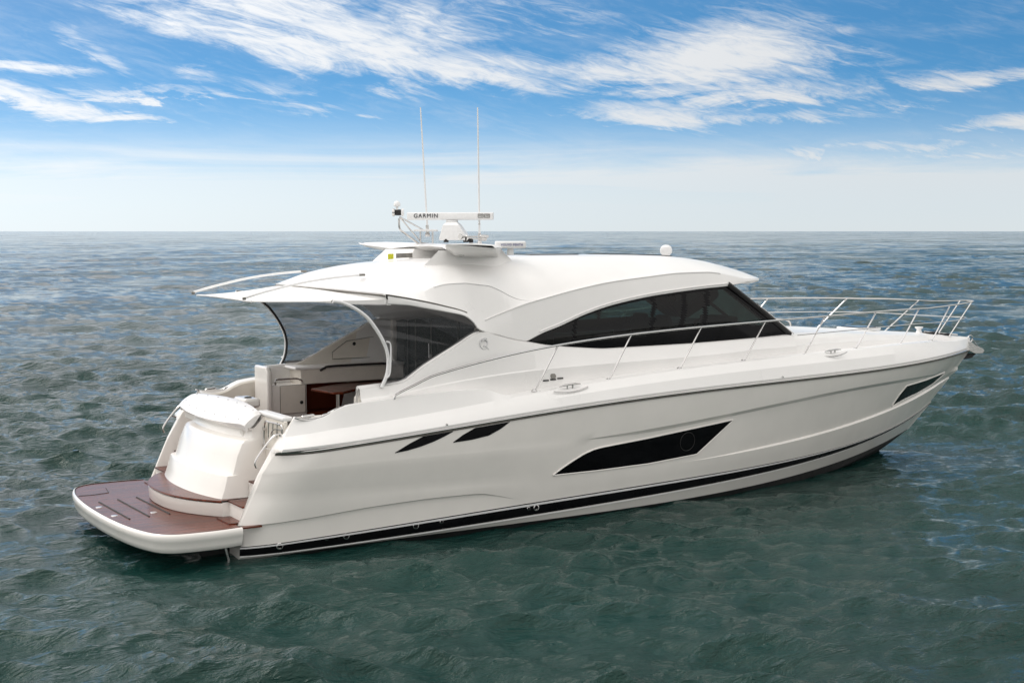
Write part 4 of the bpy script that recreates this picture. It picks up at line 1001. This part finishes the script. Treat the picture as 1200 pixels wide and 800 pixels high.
for s in (-1, 1):
    lgm = MB()
    lo = [(3.50, s*.95, zroof(3.5, .95) - .02), (4.85, s*.98, zroof(4.85, .98) - .02), (5.25, s*.80, zroof(5.25, .80) - .02), (5.1, s*.45, zroof(5.1, .45) - .02), (3.95, s*.40, zroof(3.95, .40) - .02)]
    hi = [(3.80, s*.92, 4.19), (4.80, s*.92, 4.19), (5.05, s*.75, 4.20), (4.95, s*.5, 4.20), (4.10, s*.45, 4.20)]
    lgm.grid([lo, [tuple(np.array(a)*.5 + np.array(b)*.5 - np.array([0, 0, .0])) for a, b in zip(lo, hi)], hi], closed=True); lgm.build('mast_leg', TOP, MW, smooth=50, bevel=0)
# label and grille on the port leg
def on_leg(a, b, y=.41): return ony(a, b, y)
tg = MB(); L_ = [on_leg(454.5, 297.5), on_leg(461, 297.2), on_leg(461, 303.5), on_leg(454.5, 304)]; tg.prism(L_, (0, -.008, 0)); tg.build('yellow_label', YELLOW, MW)
tg = MB(); L_ = [on_leg(464, 297), on_leg(483, 296.3), on_leg(483, 301.5), on_leg(464, 302.6)]; tg.prism(L_, (0, -.008, 0)); tg.build('grey_plate', GREY, MW)
# --- radar ---------------------------------------------------------------
rad = bpy.data.objects.new('radar', None); COL.objects.link(rad); rad.parent = Y
rc = ony(527.7, 253.4, 0.0); bx = np.array([CA, -SA, 0]) * math.cos(.12) - np.array([SA, CA, 0]) * math.sin(.12); by = np.array([-bx[1], bx[0], 0])
dist = np.dot(rc - CAM, np.array([SA, CA, 0])); sc_ = dist / FPX
LBAR = 101.5 * sc_ / 2; hB = 4.4 * sc_
bar = MB(); sect = [(-.07, -hB*.8), (-.075, 0), (-.06, hB*.85), (-.03, hB), (.05, hB*.9), (.07, 0), (.05, -hB*.9), (-.05, -hB)]
bar.grid([[rc + bx * t + by * a * (1 if abs(t) < LBAR*.99 else .8) + np.array([0, 0, b]) for a, b in sect] for t in (-LBAR, -LBAR*.985, LBAR*.985, LBAR)], closed=True, caps=True)
BAR = bar.build('scanner_bar', WHITEM, rad, smooth=40)
zb = zroof(rc[0], 0) 
ped = MB(); zt_ = rc[2] - hB
def pr_row(z, a0, a1, w): return [rc*np.array([1,1,0]) + bx*a0 + by*(-w) + np.array([0,0,z]), rc*np.array([1,1,0]) + bx*a1 + by*(-w) + np.array([0,0,z]), rc*np.array([1,1,0]) + bx*a1 + by*w + np.array([0,0,z]), rc*np.array([1,1,0]) + bx*a0 + by*w + np.array([0,0,z])]
u_ = sc_
ped.grid([pr_row(zt_ - 23.5*u_, -10.5*u_, 24*u_, .19), pr_row(zt_ - 21*u_, -11*u_, 22*u_, .2), pr_row(zt_ - 6*u_, -7*u_, 12*u_, .17), pr_row(zt_ - 3*u_, -4*u_, 9*u_, .12), pr_row(zt_ - 2.6*u_, -4*u_, 9*u_, .1)], closed=True, caps=True)
PED = ped.build('pedestal', WHITEM, rad, smooth=40, bevel=.03)
tt_ = MB(); tt_.lathe([(.07, -.06), (.10, -.03), (.10, .0)], rc + bx*2*u_ + np.array([0, 0, -hB]), 20); tt_.build('turntable', WHITEM, rad)
for s_ in (-3, 20): 
    f_ = MB(); f_.box(tuple(rc*np.array([1,1,0]) + bx*s_*u_ - by*.17 + np.array([0,0,zt_ - 24*u_])), (.06, .06, .05)); f_.build('foot', RUBBER, rad)
fw = -by
text_mesh('brand_lettering', 'GARMIN', 6.8*u_, rc + bx*(-28.0*u_) + fw*.078 + np.array([0,0,.3*u_]), bx, (0,0,1), LETTER, rad, .004, bold=0)
for k in (36.5, 44.0):
    fm = MB(); c_ = rc + bx*k*u_ + fw*.076 + np.array([0,0,.4*u_]); q_ = [c_ + bx*a*u_ + np.array([0,0,b*u_]) for a, b in ((-3.1,-2.0),(3.1,-2.0),(3.1,2.0),(-3.1,2.0))]; fm.tube(q_, .006, 5, closed=True); fm.build('range_mark', GREY, rad)
text_mesh('range_lettering', 'xHD', 3.4*u_, rc + bx*(44*u_) + fw*.078 + np.array([0,0,.4*u_]), bx, (0,0,1), GREY, rad, .003)
text_mesh('range_lettering', 'HD', 3.4*u_, rc + bx*(36.5*u_) + fw*.078 + np.array([0,0,.4*u_]), bx, (0,0,1), GREY, rad, .003)
# antenna plate behind the pedestal and whips
pt = MB(); ctr = ony(499, 270, .55); pt.box(tuple(ctr), (.40, .24, .035), -YAW); PT = pt.build('aerial_shelf', WHITEM, Y, bevel=.01)
for dx_ in (-.12, .15):
    m_ = MB(); m_.tube([ctr + np.array([dx_*.7, -dx_*.3, -.02]), ctr + np.array([dx_*.7, -dx_*.3, -.22])], .016, 8); m_.build('shelf_post', STEEL, PT)
def whip(a_top, a_base, y, nm='whip_aerial'):
    t = ony(*a_top, y); b = ony(*a_base, y); L = np.linalg.norm(t - b)
    w = MB(); w.tube([b + (t-b)*f for f in (0, .06, .09, .5, 1)], [.020, .020, .0165, .015, .010], 8); W_ = w.build(nm, WHITEM, Y)
    m_ = MB(); m_.tube([b - np.array([0,0,.02]), b + (t-b)*.05], .028, 10); m_.lathe([(.05, -.09), (.045, -.05), (.03, -.02)], b, 12); m_.build('aerial_mount', STEEL, W_)
    m_ = MB(); m_.tube([b + (t-b)*.115, b + (t-b)*.125], .021, 8); m_.build('aerial_ferrule', STEEL, W_)
whip((492.7, 126), (501, 271), .55); whip((559.7, 126), (562, 281), -.30)
# trumpet horns
for (a, b, c, d) in ((539, 277.5, 572, 277), (546, 279, 570, 280.5)):
    p, q = ony(a, b, -.55), ony(c, d, -.55); ax = (q - p); Lh = np.linalg.norm(ax); h = MB(); h.lathe([(.055, 0), (.05, .012), (.02, .05), (.012, .12), (.011, Lh*.7), (.03, Lh*.72), (.03, Lh*.95), (.02, Lh)], p, 16, tuple(ax)); h.build('trumpet_horn', STEEL, Y)
    MB().box(tuple(p*.75 + q*.25 + np.array([0, 0, -.05])), (.05, .05, .07)).build('horn_bracket', RUBBER, Y)
# satellite compass box
sbx = onx(598, 286.5, 5.2); sbx = ony(598, 286.8, -.85)
bb = MB(); bb.box(tuple(sbx), (.50, .24, .115), -YAW + .05); BB = bb.build('receiver_box', WHITEM, Y, bevel=.025); 
bbx = np.array([math.cos(-YAW+.05), math.sin(-YAW+.05), 0]); bby = np.array([bbx[1], -bbx[0], 0])
text_mesh('receiver_lettering', 'VOLVO PENTA', .047, sbx + bbx*.02 + bby*.122 + np.array([0,0,.0]), bbx, (0,0,1), BLUELET, BB, .002, bold=.001)
m_ = MB(); m_.lathe([(.06, -.12), (.05, 0)], sbx + np.array([0, 0, -.05]), 12); m_.build('foot', WHITEM, BB)
# navigation light on its stainless tripod
q = lambda a, b, y=.62: ony(a, b, y)
nv = MB(); nv.tube(spline([q(467.5, 256), q(468.5, 268), q(474, 273), q(490, 285), q(498, 289.5), q(516, 288)], 5), .018, 8)
nv.tube([q(468, 254), q(494, 284.5), q(502, 285.5)], .013, 8); nv.tube([q(468, 254), q(497, 270, .5)], .013, 8); NV_ = nv.build('light_mast', STEEL, Y)
m_ = MB(); m_.box(tuple(q(517, 287.6)), (.07, .06, .06)); m_.build('mast_clamp', STEEL, NV_)
c_ = q(466.5, 249); m_ = MB(); m_.lathe([(.045, -.055), (.05, -.03), (.05, .03), (.045, .055)], c_, 14, (CA, -SA, 0)); m_.build('lamp_body', RUBBER, NV_)
for s_ in (-1, 1): m_ = MB(); m_.lathe([(.062, -.02), (.066, 0), (.062, .02)], c_ + np.array([CA, -SA, 0])*.075*s_, 14, (CA, -SA, 0)); m_.build('lamp_lens', WHITEM if s_ > 0 else STEEL, NV_)
c_ = q(465.2, 239.5); m_ = MB(); m_.lathe([(.02, -.09), (.02, -.04), (.055, -.03), (.06, .0), (.045, .035), (.02, .055), (0.005, .06)], c_, 18); m_.build('anchor_light', WHITEM, NV_)
# searchlight and sunroof
c_ = ony(780.5, 294, .25); m_ = MB(); m_.lathe([(.07, -.12), (.075, -.07), (.105, -.04), (.115, .02), (.095, .075), (.05, .105), (.005, .112)], c_, 24); m_.build('searchlight', WHITEM, Y)
sr = MB()
for x0, x1 in ((5.95, 6.95), (7.6, 9.0)):
    g0 = []
    for x in np.linspace(x0, x1, 12): g0.append([(x, y, zroof(x, y) + .016) for y in np.linspace(-.2, .9, 9)])
    sr.grid(g0); sr.grid([[(p[0], p[1], p[2] - .03) for p in r] for r in g0]); sr.grid([[r[0] for r in g0], [(r[0][0], r[0][1], r[0][2] - .03) for r in g0]])
sr.build('sunroof', HULLGLASS, ROOF)

# --- rails -------------------------------------------------------------------
ofr = off(.30)
rpx = [(505,443),(540,430),(575,419.5),(617,410),(660,404.5),(700,398.5),(735,393.3),(800,384.5),(850,380.6),(880,378.2),(920,373.5),(967,370),(1010,367),(1060,363.5),(1085,361)]
rp = [onw(a, b, ofr) for a, b in rpx]
fz = fair([p[0] for p in rp], [p[2] for p in rp], 4)
xr = np.linspace(rp[0][0], 15.2, 50)
path = [onw(462, 467.5, ofr), onw(463, 463.5, ofr), onw(470, 459, ofr), onw(485, 451.5, ofr)] + [np.array([x, -float(ofr(x)), float(fz(x))]) for x in xr]
path = path[:4] + path[4:]
path += [np.array(p) for p in [(15.9, -.50, 2.965), (16.5, -.33, 2.98), (17.0, -.20, 3.01), (17.18, -.09, 3.015)]]
path = spline(path, 3)
port = lambda p: np.array([p[0], -p[1], p[2] + .13 * sstep(p[0], 9.5, 11.5) * (1 - sstep(p[0], 15.0, 17.2))])
fullp = path + [port(p) for p in path[::-1]]
RL = MB().tube(fullp, .0165, 8).build('bow_rail', STEEL, Y)
mid = [np.array([x, -float(ofr(x)) - .0, 0]) for x in np.linspace(10.2, 15.2, 20)]
mid = [np.array([p[0] + .22, p[1], (float(fz(p[0])) + ceZ(p[0])) / 2 + .03]) for p in mid] + [np.array(p) for p in [(16.2, -.5, 2.66), (16.8, -.24, 2.67), (16.95, -.08, 2.67)]]
mid = spline(mid, 2); MB().tube(mid + [port(p) for p in mid[::-1]], .010, 6).build('mid_rail', STEEL, RL)
for (a, b), (c, d) in [((626,458),(654,406)),((713,445),(740,394)),((796,432),(822,384)),((871,423),(897,379)),((941.5,416),(967,371)),((1002,409),(1027,368)),((1053,405),(1077,365)),((1091,399.5),(1113,360))]:
    p = onw(a, b, ofr); q = onw(c, d, ofr); q = np.array([q[0], -float(ofr(q[0])), float(fz(min(q[0], 15.2)))]) if q[0] < 15.2 else np.array([q[0], -.42, 2.97])
    for s in (1, -1):
        m_ = MB(); pp_, qq_ = p*np.array([1, s, 1]), (q if s > 0 else port(q)); m_.tube([pp_ - np.array([0,0,.03]), qq_], .0135, 8); m_.lathe([(.05, -.01), (.045, .012), (.02, .03)], pp_, 12); m_.build('stanchion', STEEL, RL)
for s in (1, -1):
    m_ = MB(); m_.tube([(16.35, -.16*s, 2.28), (17.05, -.16*s, 3.01)], .0135, 8); m_.build('stanchion', STEEL, RL)
# --- cleats on the side deck -----------------------------------------------------
for (a, b) in [(667, 456), (975, 414.8)]:
    c_ = onw(a, b, off(.19)) + np.array([0, -.02, .02]); ax = np.array([1, 0, .06])
    for s in (1, -1):
        k_ = MB(); pc = c_*np.array([1, s, 1])
        k_.tube([pc - ax*.20 + np.array([0,0,.045]), pc - ax*.1 + np.array([0,0,.055]), pc + ax*.1 + np.array([0,0,.055]), pc + ax*.20 + np.array([0,0,.045])], [.008, .016, .016, .008], 8)
        for f in (-.05, .05): k_.tube([pc + ax*f, pc + ax*f + np.array([0,0,.055])], .013, 8)
        K_ = k_.build('cleat', STEEL, Y)
        g_ = MB(); g_.tube(spline([pc + ax*t + np.array([0, -s*(.03 + .035*(1 - (t/.32)**2)), -.035*(1 - (t/.32)**2) - .01]) for t in np.linspace(-.32, .32, 9)], 2), .011, 6); g_.build('chafe_strip', STEEL, K_)
# filler caps, drain slots and small studs on the side deck
for (a, b, w_) in [(639.5, 445.7, .075), (648, 444.5, .075), (656.3, 443.1, .075)]:
    p = hit(DB, a, b, .003) if hit(DB, a, b, .003) is not None else None
    h_ = hit(CB, a, b, .004); p = h_ if h_ is not None and (p is None or np.linalg.norm(h_-CAM) < np.linalg.norm(p-CAM)) else p
    if p is not None: MB().box(tuple(p), (w_*1.4, .02, .022)).build('engine_vent_slot', RUBBER, DECK)
p = hit(CB, 648, 440.4, .004)
p = p if p is not None else hit(DB, 648, 440.4, .004)
if p is not None: m_ = MB(); m_.lathe([(.05, 0), (.05, .008), (.0, .012)], p, 18, (0, -1, .4)); m_.build('filler_cap', GREY, DECK)
for (a, b) in [(696, 442), (889, 417.5), (969, 409.5), (1032, 402.5), (587, 456.5), (523.5, 497.5), (917, 441.5)]:
    p = hit(DB, a, b, .002)
    if p is not None: m_ = MB(); m_.lathe([(.022, 0), (.018, .012), (.0, .014)], p, 12, (0, -.4, 1)); m_.build('deck_stud', STEEL, DECK)
# --- foredeck fittings and bow roller ---------------------------------------------
fh = lambda x, y: (FB.ray_cast(Vector((x, y, 6)), Vector((0, 0, -1)))[0] or Vector((0, 0, 2.5))).z
m_ = MB(); y0 = .95; m_.tube(spline([(12.05, y0, fh(12.05, y0)), (12.1, y0, fh(12.1, y0) + .13), (12.3, y0 - .01, fh(12.2, y0) + .15), (12.75, y0 - .03, fh(12.7, y0) + .14), (12.9, y0 - .03, fh(12.9, y0) + .10), (12.93, y0 - .03, fh(12.9, y0) - .01)], 5), .018, 8); m_.build('foredeck_handrail', STEEL, FORE); m_.mirrored() 
hh = MB(); hh.box((13.9, 0, fh(13.9, 0) + .02), (.62, .62, .06)); HH = hh.build('deck_hatch', WHITEM, FORE, bevel=.02); hg = MB(); hg.box((13.9, 0, fh(13.9, 0) + .055), (.48, .48, .02)); hg.build('hatch_glass', HULLGLASS, HH)
m_ = MB(); x_ = 15.75; m_.lathe([(.09, 0), (.06, .02), (.045, .07), (.085, .11), (.085, .13)], (x_, .1, fh(x_, .1)), 18); m_.build('windlass', WHITEM, FORE)
for (x_, l_) in ((15.95, .34), (16.4, .22)):  # black blocks stand in for the shaded windlass recess
    MB().box((x_, 0, fh(x_, 0) + .01), (l_, .20, .05)).build('windlass_recess_dark', RUBBER, FORE, bevel=.01)
m_ = MB(); m_.tube([(x_ + 0, 0, fh(x_, 0) + .03) for x_ in np.linspace(15.8, 16.8, 12)], .016, 6); m_.build('anchor_chain', STEEL, FORE)
xe = RB.xe
br = MB()
for s in (-.09, .09):
    br.prism([(xe - .45, s, 2.18), (xe - .10, s, 2.15), (xe + .06, s, 2.06), (xe + .26, s, 2.0), (xe + .33, s, 1.95), (xe + .28, s, 1.89), (xe + .02, s, 1.90), (xe - .3, s, 2.02)], (0, .012 if s > 0 else -.012, 0))
br.prism([(xe - .3, -.09, 2.0), (xe + .20, -.09, 1.90), (xe + .20, .09, 1.90), (xe - .3, .09, 2.0)], (0, 0, -.02)); BR = br.build('anchor_roller', STEEL, Y, bevel=.004)
m_ = MB(); m_.lathe([(.05, -.085), (.03, -.03), (.03, .03), (.05, .085)], (xe + .26, 0, 1.945), 16, (0, 1, 0)); m_.build('roller', RUBBER, BR)
m_ = MB(); m_.tube([(xe - .05 + .07*math.cos(t), -.03, 2.21 + .07*math.sin(t)) for t in np.linspace(0, 2*math.pi, 20)[:-1]], .014, 6, closed=True); m_.tube([(xe + .05, 0, 2.2), (xe + .26, 0, 2.0)], .010, 6); m_.build('roller_loop', STEEL, BR)
an = MB(); an.prism([(xe + .14, -.05, 1.89), (xe + .0, -.05, 1.80), (xe - .22, -.05, 1.78), (xe - .05, -.05, 1.90)], (0, .10, 0)); an.tube([(xe - .3, 0, 2.1), (xe + .2, 0, 1.91)], .025, 8); an.build('anchor', RUBBER, Y, bevel=.01)
